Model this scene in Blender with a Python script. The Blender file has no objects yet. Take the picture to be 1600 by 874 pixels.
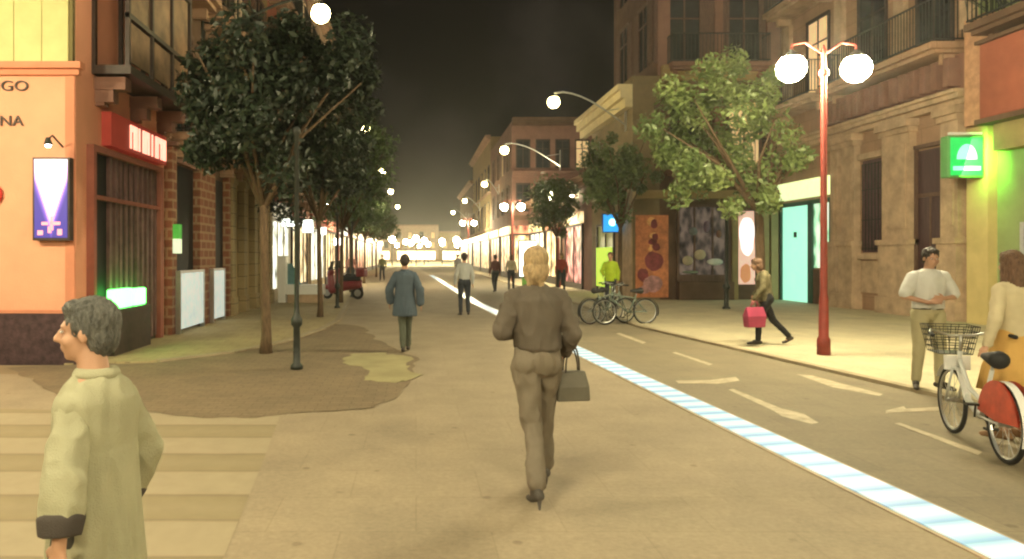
import bpy, bmesh, math, random
from mathutils import Vector, Matrix, noise
R = math.radians; PI = math.pi
random.seed(7)
S = bpy.context.scene
COL = S.collection
F = 1100.0; CAMZ = 1.65

def G(px, py, z=0.0):
    y = F*(CAMZ-z)/(py-400.0)
    return ((px-650.0)*y/F, y)

# ---------------------------------------------------------------- materials
MATS = {}
def mat(name, col, rough=0.7, var=0.15, scale=3.0, bump=0.0, bscale=40.0, metal=0.0, emis=0.0, ecol=None, spec=0.4, stretch=None, col2=None, trans=0.0):
    if name in MATS: return MATS[name]
    m = bpy.data.materials.new(name); m.use_nodes = True
    nt = m.node_tree; N = nt.nodes; L = nt.links
    b = N['Principled BSDF']
    b.inputs['Roughness'].default_value = rough
    b.inputs['Metallic'].default_value = metal
    b.inputs['Specular IOR Level'].default_value = spec
    if trans: b.inputs['Transmission Weight'].default_value = trans
    tc = N.new('ShaderNodeTexCoord'); mp = N.new('ShaderNodeMapping')
    L.new(tc.outputs['Object'], mp.inputs['Vector'])
    if stretch: mp.inputs['Scale'].default_value = stretch
    n1 = N.new('ShaderNodeTexNoise'); n1.inputs['Scale'].default_value = scale; n1.inputs['Detail'].default_value = 6
    n1.inputs['Roughness'].default_value = 0.62
    L.new(mp.outputs[0], n1.inputs['Vector'])
    rp = N.new('ShaderNodeValToRGB')
    c2 = col2 or tuple(c*(1+var) for c in col); c1 = tuple(c*(1-var) for c in col)
    if col2: c1 = col
    rp.color_ramp.elements[0].position = 0.32; rp.color_ramp.elements[1].position = 0.68
    rp.color_ramp.elements[0].color = (*c1, 1); rp.color_ramp.elements[1].color = (*c2, 1)
    L.new(n1.outputs['Fac'], rp.inputs['Fac']); L.new(rp.outputs[0], b.inputs['Base Color'])
    if bump:
        n2 = N.new('ShaderNodeTexNoise'); n2.inputs['Scale'].default_value = bscale; n2.inputs['Detail'].default_value = 5
        L.new(mp.outputs[0], n2.inputs['Vector'])
        bp = N.new('ShaderNodeBump'); bp.inputs['Strength'].default_value = bump; bp.inputs['Distance'].default_value = 0.02
        L.new(n2.outputs['Fac'], bp.inputs['Height']); L.new(bp.outputs[0], b.inputs['Normal'])
    if emis:
        b.inputs['Emission Color'].default_value = (*(ecol or col), 1)
        b.inputs['Emission Strength'].default_value = emis
    MATS[name] = m
    return m

def brick_mat(name, c1, c2, mortar, bw=0.4, bh=0.2, ms=0.012, rough=0.85, swap=None, rot=None, offset=0.5):
    if name in MATS: return MATS[name]
    m = bpy.data.materials.new(name); m.use_nodes = True
    nt = m.node_tree; N = nt.nodes; L = nt.links; b = N['Principled BSDF']
    b.inputs['Roughness'].default_value = rough
    tc = N.new('ShaderNodeTexCoord'); sp = N.new('ShaderNodeSeparateXYZ'); cb = N.new('ShaderNodeCombineXYZ')
    L.new(tc.outputs['Object'], sp.inputs[0])
    a, c = swap or ('X', 'Y')
    if a == 'XY':
        ad = N.new('ShaderNodeMath'); ad.operation = 'ADD'
        L.new(sp.outputs['X'], ad.inputs[0]); L.new(sp.outputs['Y'], ad.inputs[1]); L.new(ad.outputs[0], cb.inputs[0])
    else: L.new(sp.outputs[a], cb.inputs[0])
    L.new(sp.outputs[c], cb.inputs[1])
    bt = N.new('ShaderNodeTexBrick'); bt.inputs['Scale'].default_value = 1.0
    bt.inputs['Brick Width'].default_value = bw; bt.inputs['Row Height'].default_value = bh
    bt.inputs['Mortar Size'].default_value = ms; bt.offset = offset
    bt.inputs['Color1'].default_value = (*c1, 1); bt.inputs['Color2'].default_value = (*c2, 1); bt.inputs['Mortar'].default_value = (*mortar, 1)
    L.new(cb.outputs[0], bt.inputs['Vector'])
    n1 = N.new('ShaderNodeTexNoise'); n1.inputs['Scale'].default_value = 1.3; n1.inputs['Detail'].default_value = 8; n1.inputs['Roughness'].default_value = .65
    L.new(tc.outputs['Object'], n1.inputs['Vector'])
    rp = N.new('ShaderNodeValToRGB'); rp.color_ramp.elements[0].color = (.82, .82, .82, 1); rp.color_ramp.elements[1].color = (1.12, 1.11, 1.07, 1)
    rp.color_ramp.elements[0].position = .3; rp.color_ramp.elements[1].position = .7
    L.new(n1.outputs['Fac'], rp.inputs['Fac'])
    mx = N.new('ShaderNodeMix'); mx.data_type = 'RGBA'; mx.blend_type = 'MULTIPLY'; mx.inputs[0].default_value = 1
    L.new(bt.outputs['Color'], mx.inputs[6]); L.new(rp.outputs[0], mx.inputs[7])
    nf = N.new('ShaderNodeTexNoise'); nf.inputs['Scale'].default_value = 26; nf.inputs['Detail'].default_value = 9; nf.inputs['Roughness'].default_value = .75
    L.new(tc.outputs['Object'], nf.inputs['Vector'])
    rf = N.new('ShaderNodeValToRGB'); rf.color_ramp.elements[0].color = (.80,.80,.80,1); rf.color_ramp.elements[1].color = (1.14,1.14,1.14,1); rf.color_ramp.elements[0].position = .3; rf.color_ramp.elements[1].position = .72
    L.new(nf.outputs['Fac'], rf.inputs['Fac'])
    m3 = N.new('ShaderNodeMix'); m3.data_type = 'RGBA'; m3.blend_type = 'MULTIPLY'; m3.inputs[0].default_value = 1
    L.new(mx.outputs[2], m3.inputs[6]); L.new(rf.outputs[0], m3.inputs[7]); 
    vs = N.new('ShaderNodeTexVoronoi'); vs.inputs['Scale'].default_value = 2.3; L.new(tc.outputs['Object'], vs.inputs['Vector'])
    rs_ = N.new('ShaderNodeValToRGB'); rs_.color_ramp.elements[0].position = .05; rs_.color_ramp.elements[0].color = (.72,.70,.68,1); rs_.color_ramp.elements[1].position = .09; rs_.color_ramp.elements[1].color = (1,1,1,1)
    L.new(vs.outputs['Distance'], rs_.inputs['Fac']); m4 = N.new('ShaderNodeMix'); m4.data_type = 'RGBA'; m4.blend_type = 'MULTIPLY'; m4.inputs[0].default_value = 1
    L.new(m3.outputs[2], m4.inputs[6]); L.new(rs_.outputs[0], m4.inputs[7]); L.new(m4.outputs[2], b.inputs['Base Color'])
    bp = N.new('ShaderNodeBump'); bp.inputs['Strength'].default_value = 0.25; bp.inputs['Distance'].default_value = .01; bp.invert = True
    L.new(bt.outputs['Fac'], bp.inputs['Height']); L.new(bp.outputs[0], b.inputs['Normal'])
    MATS[name] = m
    return m

# ---------------------------------------------------------------- mesh builder
class MB:
    def __init__(s): s.v = []; s.f = []
    def add(s, vs, fs):
        o = len(s.v); s.v += [tuple(v) for v in vs]; s.f += [tuple(i+o for i in f) for f in fs]; return s
    def box(s, x0, x1, y0, y1, z0, z1):
        x0, x1 = sorted((x0, x1)); y0, y1 = sorted((y0, y1)); z0, z1 = sorted((z0, z1))
        return s.add([(x0,y0,z0),(x1,y0,z0),(x1,y1,z0),(x0,y1,z0),(x0,y0,z1),(x1,y0,z1),(x1,y1,z1),(x0,y1,z1)],
                     [(0,3,2,1),(4,5,6,7),(0,1,5,4),(1,2,6,5),(2,3,7,6),(3,0,4,7)])
    def obox(s, c, half, M):
        c = Vector(c); vs = []
        for z in (-1,1):
            for x, y in ((-1,-1),(1,-1),(1,1),(-1,1)):
                vs.append(c + M @ Vector((x*half[0], y*half[1], z*half[2])))
        return s.add(vs, [(0,3,2,1),(4,5,6,7),(0,1,5,4),(1,2,6,5),(2,3,7,6),(3,0,4,7)])
    def loft(s, rings, cap=True):
        n = len(rings[0]); vs = [p for r in rings for p in r]; fs = []
        for k in range(len(rings)-1):
            for i in range(n):
                j = (i+1) % n
                fs.append((k*n+i, k*n+j, (k+1)*n+j, (k+1)*n+i))
        if cap:
            fs.append(tuple(range(n-1, -1, -1))); fs.append(tuple(range((len(rings)-1)*n, len(rings)*n)))
        return s.add(vs, fs)
    def tube(s, pts, rad, seg=8, cap=True):
        pts = [Vector(p) for p in pts]
        rr = rad if isinstance(rad, (list, tuple)) else [rad]*len(pts)
        rings = []; up = None
        for i, p in enumerate(pts):
            t = (pts[min(i+1, len(pts)-1)] - pts[max(i-1, 0)]).normalized()
            if up is None:
                up = Vector((0,0,1)) if abs(t.z) < 0.9 else Vector((1,0,0))
            a = up - t*up.dot(t); a.normalize(); up = a; b = t.cross(a)
            rings.append([p + (a*math.cos(2*PI*k/seg) + b*math.sin(2*PI*k/seg))*rr[i] for k in range(seg)])
        return s.loft(rings, cap)
    def cap(s, a, b, ra, rb, seg=14):
        a = Vector(a); b = Vector(b); t = (b-a)
        if t.length < 1e-5: t = Vector((0,0,.001))
        t.normalize()
        pts = []; rr = []
        for k in range(4, 0, -1):
            w = k*PI/2/4.3; pts.append(a - t*ra*math.sin(w)); rr.append(ra*math.cos(w))
        pts.append(a); rr.append(ra); pts.append(b); rr.append(rb)
        for k in range(1, 5):
            w = k*PI/2/4.3; pts.append(b + t*rb*math.sin(w)); rr.append(rb*math.cos(w))
        return s.tube(pts, rr, seg)
    def lathe(s, prof, c=(0,0,0), seg=16, sx=1, sy=1, M=None):
        rings = []
        for r, z in prof:
            ring = []
            for k in range(seg):
                p = Vector((max(r,1e-4)*sx*math.cos(2*PI*k/seg), max(r,1e-4)*sy*math.sin(2*PI*k/seg), z))
                if M is not None: p = M @ p
                ring.append(p + Vector(c))
            rings.append(ring)
        return s.loft(rings)
    def ell(s, c, r, M=None, seg=16, st=10):
        prof = [(math.cos(w), math.sin(w)) for w in [(-PI/2 + PI*(k+.15)/(st+.3)) for k in range(st+1)]]
        rings = []
        for q, z in prof:
            ring = []
            for k in range(seg):
                p = Vector((q*r[0]*math.cos(2*PI*k/seg), q*r[1]*math.sin(2*PI*k/seg), z*r[2]))
                if M is not None: p = M @ p
                ring.append(p + Vector(c))
            rings.append(ring)
        return s.loft(rings)
    def torus(s, c, R0, r, axis='X', seg=28, rs=6, M=None):
        rings = []
        n = seg
        for i in range(n):
            w = 2*PI*i/n; ring = []
            for k in range(rs):
                q = 2*PI*k/rs; rr = R0 + r*math.cos(q)
                p = Vector((r*math.sin(q), rr*math.cos(w), rr*math.sin(w)))
                if axis == 'Z': p = Vector((p.y, p.z, p.x))
                if axis == 'Y': p = Vector((p.y, p.x, p.z))
                if M is not None: p = M @ p
                ring.append(p + Vector(c))
            rings.append(ring)
        o = len(s.v); s.v += [tuple(p) for r_ in rings for p in r_]
        for i in range(n):
            j = (i+1) % n
            for k in range(rs):
                l = (k+1) % rs
                s.f.append((o+i*rs+k, o+i*rs+l, o+j*rs+l, o+j*rs+k))
        return s
    def poly(s, pts, z):
        return s.add([(p[0], p[1], z) for p in pts], [tuple(range(len(pts)))])
    def prism(s, pts, z0, z1):
        n = len(pts)
        return s.add([(p[0],p[1],z0) for p in pts]+[(p[0],p[1],z1) for p in pts],
                     [tuple(range(n-1,-1,-1)), tuple(range(n,2*n))] + [(i,(i+1)%n,n+(i+1)%n,n+i) for i in range(n)])
    def mesh(s, name):
        me = bpy.data.meshes.new(name); me.from_pydata(s.v, [], s.f)
        bm = bmesh.new(); bm.from_mesh(me); bmesh.ops.recalc_face_normals(bm, faces=bm.faces); bm.to_mesh(me); bm.free()
        me.update(); return me
    def build(s, name, m, parent=None, smooth=False, loc=None, rz=0, bevel=0):
        me = s.mesh(name); me.materials.append(m)
        if smooth:
            for p in me.polygons: p.use_smooth = True
        o = bpy.data.objects.new(name, me); COL.objects.link(o)
        if parent is not None: o.parent = parent
        if loc is not None: o.location = loc
        o.rotation_euler.z = rz
        if bevel:
            bv = o.modifiers.new('bevel', 'BEVEL'); bv.width = bevel; bv.segments = 2; bv.limit_method = 'ANGLE'
        return o

def tag(o, label=None, cat=None, group=None, kind=None):
    if label: o['label'] = label
    if cat: o['category'] = cat
    if group: o['group'] = group
    if kind: o['kind'] = kind
    return o
def thing(name, label, cat, loc=(0,0,0), rz=0, group=None, scale=1):
    o = bpy.data.objects.new(name, None); COL.objects.link(o); o.location = loc; o.rotation_euler.z = rz
    o.scale = (scale,)*3; o.empty_display_size = .2
    return tag(o, label, cat, group)
def copy_tree(o, parent=None):
    kids = list(o.children)
    c = o.copy(); COL.objects.link(c)
    if parent is not None: c.parent = parent
    for ch in kids: copy_tree(ch, c)
    return c

def remesh(mb, name, m, parent, voxel=0.012, it=6, wr=0.0, wsc=(9,9,3), loc=None, rz=0, scale=None):
    me = mb.mesh(name); o = bpy.data.objects.new(name, me); COL.objects.link(o)
    md = o.modifiers.new('r', 'REMESH'); md.mode = 'VOXEL'; md.voxel_size = voxel
    sm = o.modifiers.new('s', 'SMOOTH'); sm.factor = .5; sm.iterations = it
    dg = bpy.context.evaluated_depsgraph_get(); dg.update()
    nm = bpy.data.meshes.new_from_object(o.evaluated_get(dg))
    o.modifiers.clear(); o.data = nm; nm.name = name
    bpy.data.meshes.remove(me)
    if wr:
        vn = [v.normal.copy() for v in nm.vertices]
        for v, n in zip(nm.vertices, vn):
            p = v.co
            q = Vector((p.x*wsc[0], p.y*wsc[1], p.z*wsc[2]))
            a = noise.noise(q) + .5*noise.noise(q*2.3+Vector((5,1,2)))
            a = (1-abs(a)*2.2)
            v.co = p + n*wr*a
    nm.materials.clear(); nm.materials.append(m)
    for p in nm.polygons: p.use_smooth = True
    if parent is not None: o.parent = parent
    if loc is not None: o.location = loc
    o.rotation_euler.z = rz
    if scale: o.scale = (scale,)*3
    return o

# ---------------------------------------------------------------- camera, world, haze
cam = bpy.data.cameras.new('camera'); co = bpy.data.objects.new('camera', cam); COL.objects.link(co)
co.location = (0, 0, CAMZ); co.rotation_euler = (R(90), 0, 0)
cam.sensor_width = 36; cam.lens = 36*F/1600; cam.shift_x = 150/1600; cam.shift_y = -37/1600
cam.clip_end = 3000; cam.clip_start = .05
S.camera = co
W = bpy.data.worlds.new('World'); S.world = W; W.use_nodes = True
nt = W.node_tree; bg = nt.nodes['Background']
tc = nt.nodes.new('ShaderNodeTexCoord'); nz = nt.nodes.new('ShaderNodeTexNoise'); rp = nt.nodes.new('ShaderNodeValToRGB')
nz.inputs['Scale'].default_value = 7; nz.inputs['Detail'].default_value = 5
nt.links.new(tc.outputs['Generated'], nz.inputs['Vector']); nt.links.new(nz.outputs['Fac'], rp.inputs['Fac'])
rp.color_ramp.elements[0].position = .48; rp.color_ramp.elements[0].color = (.0005, .0005, .0010, 1)
rp.color_ramp.elements[1].position = .75; rp.color_ramp.elements[1].color = (.026, .020, .017, 1)
nt.links.new(rp.outputs[0], bg.inputs[0]); bg.inputs[1].default_value = 1.0
S.view_settings.view_transform = 'Standard'; S.view_settings.look = 'None'; S.view_settings.exposure = 0; S.view_settings.gamma = 1
S.cycles.use_denoising = True; S.cycles.max_bounces = 6; S.cycles.volume_bounces = 0
S.cycles.use_light_tree = True; S.cycles.sample_clamp_indirect = 4
S.cycles.filter_width = 2.2; S.cycles.transparent_max_bounces = 16; S.cycles.caustics_reflective = False; S.cycles.caustics_refractive = False

sun = bpy.data.lights.new('sun', 'SUN'); so = bpy.data.objects.new('sun', sun); COL.objects.link(so)
sun.energy = .55; sun.angle = R(75); sun.color = (1, .88, .66)
so.rotation_euler = (R(24), R(14), 0)

HAZE = 0.0011
hb = MB().box(-118, 118, -38, 362, -1.2, 18.2)
hm = bpy.data.materials.new('night_air'); hm.use_nodes = True
for n in list(hm.node_tree.nodes):
    if n.type != 'OUTPUT_MATERIAL': hm.node_tree.nodes.remove(n)
vol = hm.node_tree.nodes.new('ShaderNodeVolumePrincipled'); vol.inputs['Density'].default_value = HAZE
vol.inputs['Color'].default_value = (.95, .95, .9, 1); vol.inputs['Anisotropy'].default_value = .7
hm.node_tree.links.new(vol.outputs[0], hm.node_tree.nodes['Material Output'].inputs['Volume'])
if HAZE: tag(hb.build('haze', hm), kind='stuff')

# ---------------------------------------------------------------- shared materials
M = dict(
 iron=mat('dark_iron', (.035,.04,.036), .45, .2, 8, metal=.3),
 redpost=mat('dark_red_paint', (.24,.04,.03), .45, .2, 6),
 stone=brick_mat('warm_stone', (.42,.265,.18), (.365,.23,.155), (.25,.16,.10), .95, .42, .008, .85, ('XY','Z')),
 stone2=mat('pale_stone', (.48,.35,.24), .85, .25, 2.6, .5, 18),
 brown=mat('brown_render', (.13,.08,.055), .85, .25, 1.6, .3, 25),
 pink=mat('pink_brown_render', (.24,.13,.10), .85, .18, 1.4, .3, 25),
 ochre=mat('ochre_render', (.34,.25,.12), .85, .18, 1.4, .3, 25),
 olive=mat('olive_render', (.22,.17,.095), .85, .18, 1.4, .3, 25),
 orange=mat('orange_render', (.78,.37,.235), .8, .07, 1.2, .2, 45),
 plinth=mat('dark_plum_plinth', (.055,.03,.035), .6, .5, 9, .3, 30),
 yellow=mat('yellow_panel', (.58,.54,.24), .6, .1, 2),
 green=mat('green_render', (.27,.33,.15), .8, .16, 1.0, .2, 30),
 terracotta=mat('terracotta_paint', (.34,.11,.07), .7, .15, 1.5),
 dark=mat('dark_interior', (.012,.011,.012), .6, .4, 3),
 glass=mat('window_glass', (.03,.035,.04), .08, .3, 1.5, spec=.8),
 frame=mat('dark_frame', (.045,.03,.025), .5, .3, 8),
 wood=mat('shutter_wood', (.13,.075,.055), .6, .3, 5, stretch=(6,6,1)),
 cream=mat('cream_panel', (.5,.42,.3), .6, .2, 3),
 white=mat('white_paint', (.78,.78,.76), .45, .06, 3),
 rubber=mat('black_rubber', (.02,.02,.02), .7, .2, 8),
 chrome=mat('brushed_steel', (.55,.56,.55), .3, .08, 9, metal=.9),
 bark=mat('tree_bark', (.13,.085,.05), .9, .35, 9, .6, 30, stretch=(3,3,.7)),
 glow=mat('lamp_globe', (1,.95,.8), .4, 0, 1, emis=480, ecol=(1,.86,.52)),
 glowb=mat('bracket_lamp_globe', (1,.95,.8), .4, 0, 1, emis=55, ecol=(1,.82,.36)),
 glowfar=mat('far_lamp_globe', (1,.95,.8), .4, 0, 1, emis=230, ecol=(1,.84,.48)),
 winlit=mat('lit_window', (.6,.45,.25), .5, .2, 2, emis=.55, ecol=(1,.66,.3)),
)
def leafmat(name, c, c2):
    m = mat(name, c, .42, 0, 1.1, col2=c2, spec=.55); return m
def glow_mat(name, dark, mid, bright, strength, sc=1.0):
    m = mat(name, mid, .35, 0, 1)
    N = m.node_tree.nodes; L_ = m.node_tree.links; b = N['Principled BSDF']
    tc = N.new('ShaderNodeTexCoord'); mp = N.new('ShaderNodeMapping'); mp.inputs['Scale'].default_value = (sc*2.6, sc*2.6, sc*1.5)
    L_.new(tc.outputs['Object'], mp.inputs['Vector'])
    vo = N.new('ShaderNodeTexVoronoi'); vo.inputs['Scale'].default_value = 1.2; L_.new(mp.outputs[0], vo.inputs['Vector'])
    nz = N.new('ShaderNodeTexNoise'); nz.inputs['Scale'].default_value = .9; nz.inputs['Detail'].default_value = 5; L_.new(mp.outputs[0], nz.inputs['Vector'])
    md = N.new('ShaderNodeMath'); md.operation = 'MULTIPLY_ADD'; md.inputs[1].default_value = .45
    L_.new(vo.outputs['Distance'], md.inputs[0]); L_.new(nz.outputs['Fac'], md.inputs[2])
    r = N.new('ShaderNodeValToRGB'); e = r.color_ramp.elements
    e[0].position = .50; e[0].color = (*dark,1); e[1].position = .88; e[1].color = (*bright,1); q = e.new(.66); q.color = (*mid,1)
    L_.new(md.outputs[0], r.inputs['Fac']); L_.new(r.outputs[0], b.inputs['Base Color']); L_.new(r.outputs[0], b.inputs['Emission Color']); b.inputs['Emission Strength'].default_value = strength
    return m
M['leafd'] = leafmat('shaded_citrus_leaf', (.009,.017,.010), (.030,.048,.024))  # weak light on the near left trees is put into this darker leaf colour
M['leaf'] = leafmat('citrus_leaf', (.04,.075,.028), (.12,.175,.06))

# ---------------------------------------------------------------- setting: ground
road = brick_mat('tan_road', (.355,.292,.205), (.338,.278,.194), (.305,.25,.172), .9, .6, .005, .8)
rdk = brick_mat('bike_lane_surface', (.245,.205,.138), (.228,.19,.127), (.20,.165,.11), .6, .6, .006, .8)
pav = brick_mat('pale_pavement', (.56,.50,.34), (.53,.47,.32), (.43,.38,.25), .6, .4, .006, .75)
pavl = brick_mat('yellow_pavement', (.42,.35,.19), (.38,.31,.17), (.28,.23,.13), .4, .4, .008, .75)
pbr = brick_mat('tree_shade_pavers', (.25,.19,.12), (.22,.168,.105), (.17,.13,.08), .24, .12, .006, .85)
def stripe_mat():
    m = bpy.data.materials.new('banded_paving'); m.use_nodes = True
    N = m.node_tree.nodes; L = m.node_tree.links; b = N['Principled BSDF']; b.inputs['Roughness'].default_value = .8
    tc = N.new('ShaderNodeTexCoord'); sp = N.new('ShaderNodeSeparateXYZ'); L.new(tc.outputs['Object'], sp.inputs[0])
    nz = N.new('ShaderNodeTexNoise'); nz.inputs['Scale'].default_value = 2.2; nz.inputs['Detail'].default_value = 6
    L.new(tc.outputs['Object'], nz.inputs['Vector'])
    w = N.new('ShaderNodeMath'); w.operation = 'MULTIPLY_ADD'; w.inputs[1].default_value = .05; L.new(nz.outputs['Fac'], w.inputs[0]); L.new(sp.outputs['Y'], w.inputs[2])
    fr = N.new('ShaderNodeMath'); fr.operation = 'FRACT'; L.new(w.outputs[0], fr.inputs[0])
    r = N.new('ShaderNodeValToRGB'); e = r.color_ramp.elements
    dk = (.295,.245,.145,1); lt = (.375,.315,.21,1); md = (.32,.265,.165,1); jt = (.25,.20,.125,1)
    e[0].position = 0; e[0].color = lt; e[1].position = 1; e[1].color = lt
    for p, c in ((.36, lt), (.40, jt), (.43, dk), (.62, md), (.80, dk), (.86, jt), (.89, lt)):
        q = e.new(p); q.color = c
    L.new(fr.outputs[0], r.inputs['Fac'])
    r2 = N.new('ShaderNodeValToRGB'); r2.color_ramp.elements[0].color = (.8,.8,.8,1); r2.color_ramp.elements[1].color = (1.15,1.15,1.15,1)
    n3 = N.new('ShaderNodeTexNoise'); n3.inputs['Scale'].default_value = 5; n3.inputs['Detail'].default_value = 8; n3.inputs['Roughness'].default_value = .7
    L.new(tc.outputs['Object'], n3.inputs['Vector']); L.new(n3.outputs['Fac'], r2.inputs['Fac'])
    mx = N.new('ShaderNodeMix'); mx.data_type = 'RGBA'; mx.blend_type = 'MULTIPLY'; mx.inputs[0].default_value = 1
    L.new(r.outputs[0], mx.inputs[6]); L.new(r2.outputs[0], mx.inputs[7]); L.new(mx.outputs[2], b.inputs['Base Color'])
    return m
tag(MB().poly([(-115,-35),(115,-35),(115,358),(-115,358)], 0).build('ground', mat('dusty_ground', (.3,.23,.14), .9, .2, .5)), kind='structure')
stripX = lambda y: 3.49 - .0573*y if y < 24 else 3.49-.0573*24 - .024*(y-24)
tag(MB().poly([(-13,-20),(stripX(-20),-20),(stripX(24),24),(stripX(110),110),(-1.8,110),(-3.9,50),(-1.97,17.8),(-2.0,9.8),(-5.2,9.8),(-13,9.8)], .004).build('road', road), kind='structure')
KR = [(7.6,-20),(6.9,2),(6.07,8.56),(5.15,16.2),(5.5,22.7),(5.5,110)]
tag(MB().poly([(stripX(-20),-20)]+KR+[(stripX(110),110),(stripX(24),24)], .004).build('bike_lane', rdk), kind='structure')
tag(MB().prism(KR+[(13.9,110),(13.9,-20)], .0, .035).build('right_pavement', pav), kind='structure')
LK = [(-5.3,10.6),(-4.0,10.9),(-3.1,11.9),(-2.5,13.4),(-2.1,15.6),(-1.97,17.8),(-3.9,50),(-3.0,110)]
tag(MB().prism(LK+[(-5.4,110)], .0, .03).build('left_pavement', pavl), kind='structure')
k = MB()
def kerb(k, pts, w, h):
    for a, b in zip(pts[:-1], pts[1:]):
        a = Vector((*a,0)); b = Vector((*b,0)); n = max(1, int((b-a).length/1.0)); t = (b-a).normalized(); s_ = Vector((-t.y,t.x,0))
        for i in range(n):
            p = a+(b-a)*(i/n)+t*.005; q = a+(b-a)*((i+1)/n)-t*.005
            vs = [p-s_*w/2, q-s_*w/2, q+s_*w/2, p+s_*w/2]
            k.prism([(v.x,v.y) for v in vs], 0, h)
kerb(k, KR[:5]+[(5.5,60)], .14, .05)
tag(k.build('right_kerb', mat('kerb_stone', (.36,.30,.2), .8, .15, 3)), kind='structure')
k = MB(); kerb(k, LK[1:7], .14, .045)
tag(k.build('left_kerb', mat('kerb_stone', (.36,.30,.2))), kind='structure')
tag(MB().poly([(-12.5,-6),(-1.0,-6),(-1.05,3.86),(-1.22,5.6),(-1.4,7.26),(-3.2,7.4),(-5.4,7.7),(-12.5,8.1)], .008).build('banded_paving', stripe_mat()), kind='structure')
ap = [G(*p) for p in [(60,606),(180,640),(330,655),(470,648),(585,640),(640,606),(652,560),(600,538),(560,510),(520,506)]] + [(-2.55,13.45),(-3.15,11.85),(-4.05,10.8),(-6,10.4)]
def rough(pts, amp=.10, n=9):
    out = []
    for i, p in enumerate(pts):
        q = pts[(i+1) % len(pts)]
        for k_ in range(n):
            x = p[0]+(q[0]-p[0])*k_/n; y = p[1]+(q[1]-p[1])*k_/n
            out.append((x+amp*noise.noise(V_((x*2.1,y*2.1,3)))+amp*.4*noise.noise(V_((x*9,y*9,1))), y+amp*noise.noise(V_((x*2.1,y*2.1,9)))+amp*.5*noise.noise(V_((x*9,y*9,5)))))
    return out
V_ = Vector
tag(MB().poly(rough(ap, .14), .012).build('painted_tree_shade', pbr), kind='structure')  # soft tree shadow painted as a sheet of darker pavers
tag(MB().poly(rough([G(*p) for p in [(532,560),(585,553),(640,560),(643,596),(610,604),(575,590)]], .28), .016).build('painted_light_pool', mat('light_pool_paint', (.36,.32,.17), .85, .15, 2)), kind='structure')  # pool of lamplight painted as a paler ground sheet
tag(MB().poly([(-16,-20),(-12.6,-20),(-12.6,10.4),(-16,10.4)], .006).build('side_street', rdk), kind='structure')
tag(MB().poly([(-90,111),(100,111),(100,300),(-90,300)], .006).build('far_plaza', mat('pale_plaza', (.72,.62,.42), .8, .08, .2)), kind='structure')

# lane markings
pm = mat('worn_cream_paint', (.34,.28,.19), .7, .2, 7, col2=(.58,.50,.35))
def marking(pts, label):
    o = MB().poly([G(*p) for p in pts], .0085).build('road_marking', pm)
    tag(o, kind='structure'); return o
marking([(1245,586),(1270,588),(1310,599),(1380,617),(1374,620),(1300,606)], '')
marking([(1055,596),(1110,595),(1150,590),(1156,596),(1120,601),(1060,600)], '')
marking([(1138,610),(1146,609),(1222,640),(1256,648),(1279,662),(1268,664),(1222,652),(1210,644)], '')
marking([(1384,643),(1412,636),(1416,640),(1470,637),(1472,643),(1412,645),(1384,647)], '')
marking([(1397,663),(1406,662),(1535,708),(1528,713)], '')
marking([(1050,552),(1056,551),(1114,570),(1108,572)], '')
marking([(962,522),(968,521),(1010,536),(1004,538)], '')
# luminous strip
def strip_mat():
    m = bpy.data.materials.new('luminous_glass_strip'); m.use_nodes = True
    N = m.node_tree.nodes; L = m.node_tree.links; b = N['Principled BSDF']; b.inputs['Roughness'].default_value = .25
    tc = N.new('ShaderNodeTexCoord'); sp = N.new('ShaderNodeSeparateXYZ'); L.new(tc.outputs['Object'], sp.inputs[0])
    a = N.new('ShaderNodeMath'); a.operation = 'MULTIPLY_ADD'; a.inputs[1].default_value = -.22; L.new(sp.outputs['X'], a.inputs[0]); L.new(sp.outputs['Y'], a.inputs[2])
    d = N.new('ShaderNodeMath'); d.operation = 'DIVIDE'; d.inputs[1].default_value = .3; L.new(a.outputs[0], d.inputs[0])
    fr = N.new('ShaderNodeMath'); fr.operation = 'FRACT'; L.new(d.outputs[0], fr.inputs[0])
    r = N.new('ShaderNodeValToRGB'); e = r.color_ramp.elements
    e[0].position = 0; e[0].color = (.26,.48,.70,1); e[1].position = 1; e[1].color = (.28,.50,.66,1)
    for p, c in ((.10,(.32,.54,.76,1)),(.30,(.50,.72,.88,1)),(.6,(.80,.90,.94,1)),(.88,(.45,.70,.86,1))):
        q = e.new(p); q.color = c
    L.new(fr.outputs[0], r.inputs['Fac']); L.new(r.outputs[0], b.inputs['Base Color']); L.new(r.outputs[0], b.inputs['Emission Color'])
    b.inputs['Emission Strength'].default_value = .5
    return m
ls = MB(); lb = MB(); ys = [-6]+[i*1.0 for i in range(-5,60)]
for y0, y1 in zip(ys[:-1], ys[1:]):
    for w, mb_, z0, z1 in ((.165, ls, .004, .022), (.20, lb, .0, .014)):
        mb_.prism([(stripX(y0)-w,y0),(stripX(y0)+w,y0),(stripX(y1)+w,y1),(stripX(y1)-w,y1)], z0, z1)
t = thing('light_strip', 'bright white and pale blue glowing glass strip let into the paving', 'light strip')
ls.build('glass_channel', strip_mat(), t); lb.build('edge_frame', mat('strip_edge', (.45,.36,.25), .6), t)

# ---------------------------------------------------------------- facades
class FC:
    """boxes on a facade: u along it, d outward, z up. side: 'L' faces +X, 'R' faces -X, 'F' faces -Y"""
    def __init__(s, side, base): s.side = side; s.base = base
    def w(s, u, d, z):
        if s.side == 'L': return (s.base+d, u, z)
        if s.side == 'R': return (s.base-d, u, z)
        return (u, s.base-d, z)
    def box(s, mb, u0, u1, z0, z1, d0, d1):
        a = s.w(u0, d0, z0); b = s.w(u1, d1, z1)
        return mb.box(a[0], b[0], a[1], b[1], a[2], b[2])
    def tube(s, mb, pts, r, seg=6): return mb.tube([s.w(*p) for p in pts], r, seg)

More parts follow.
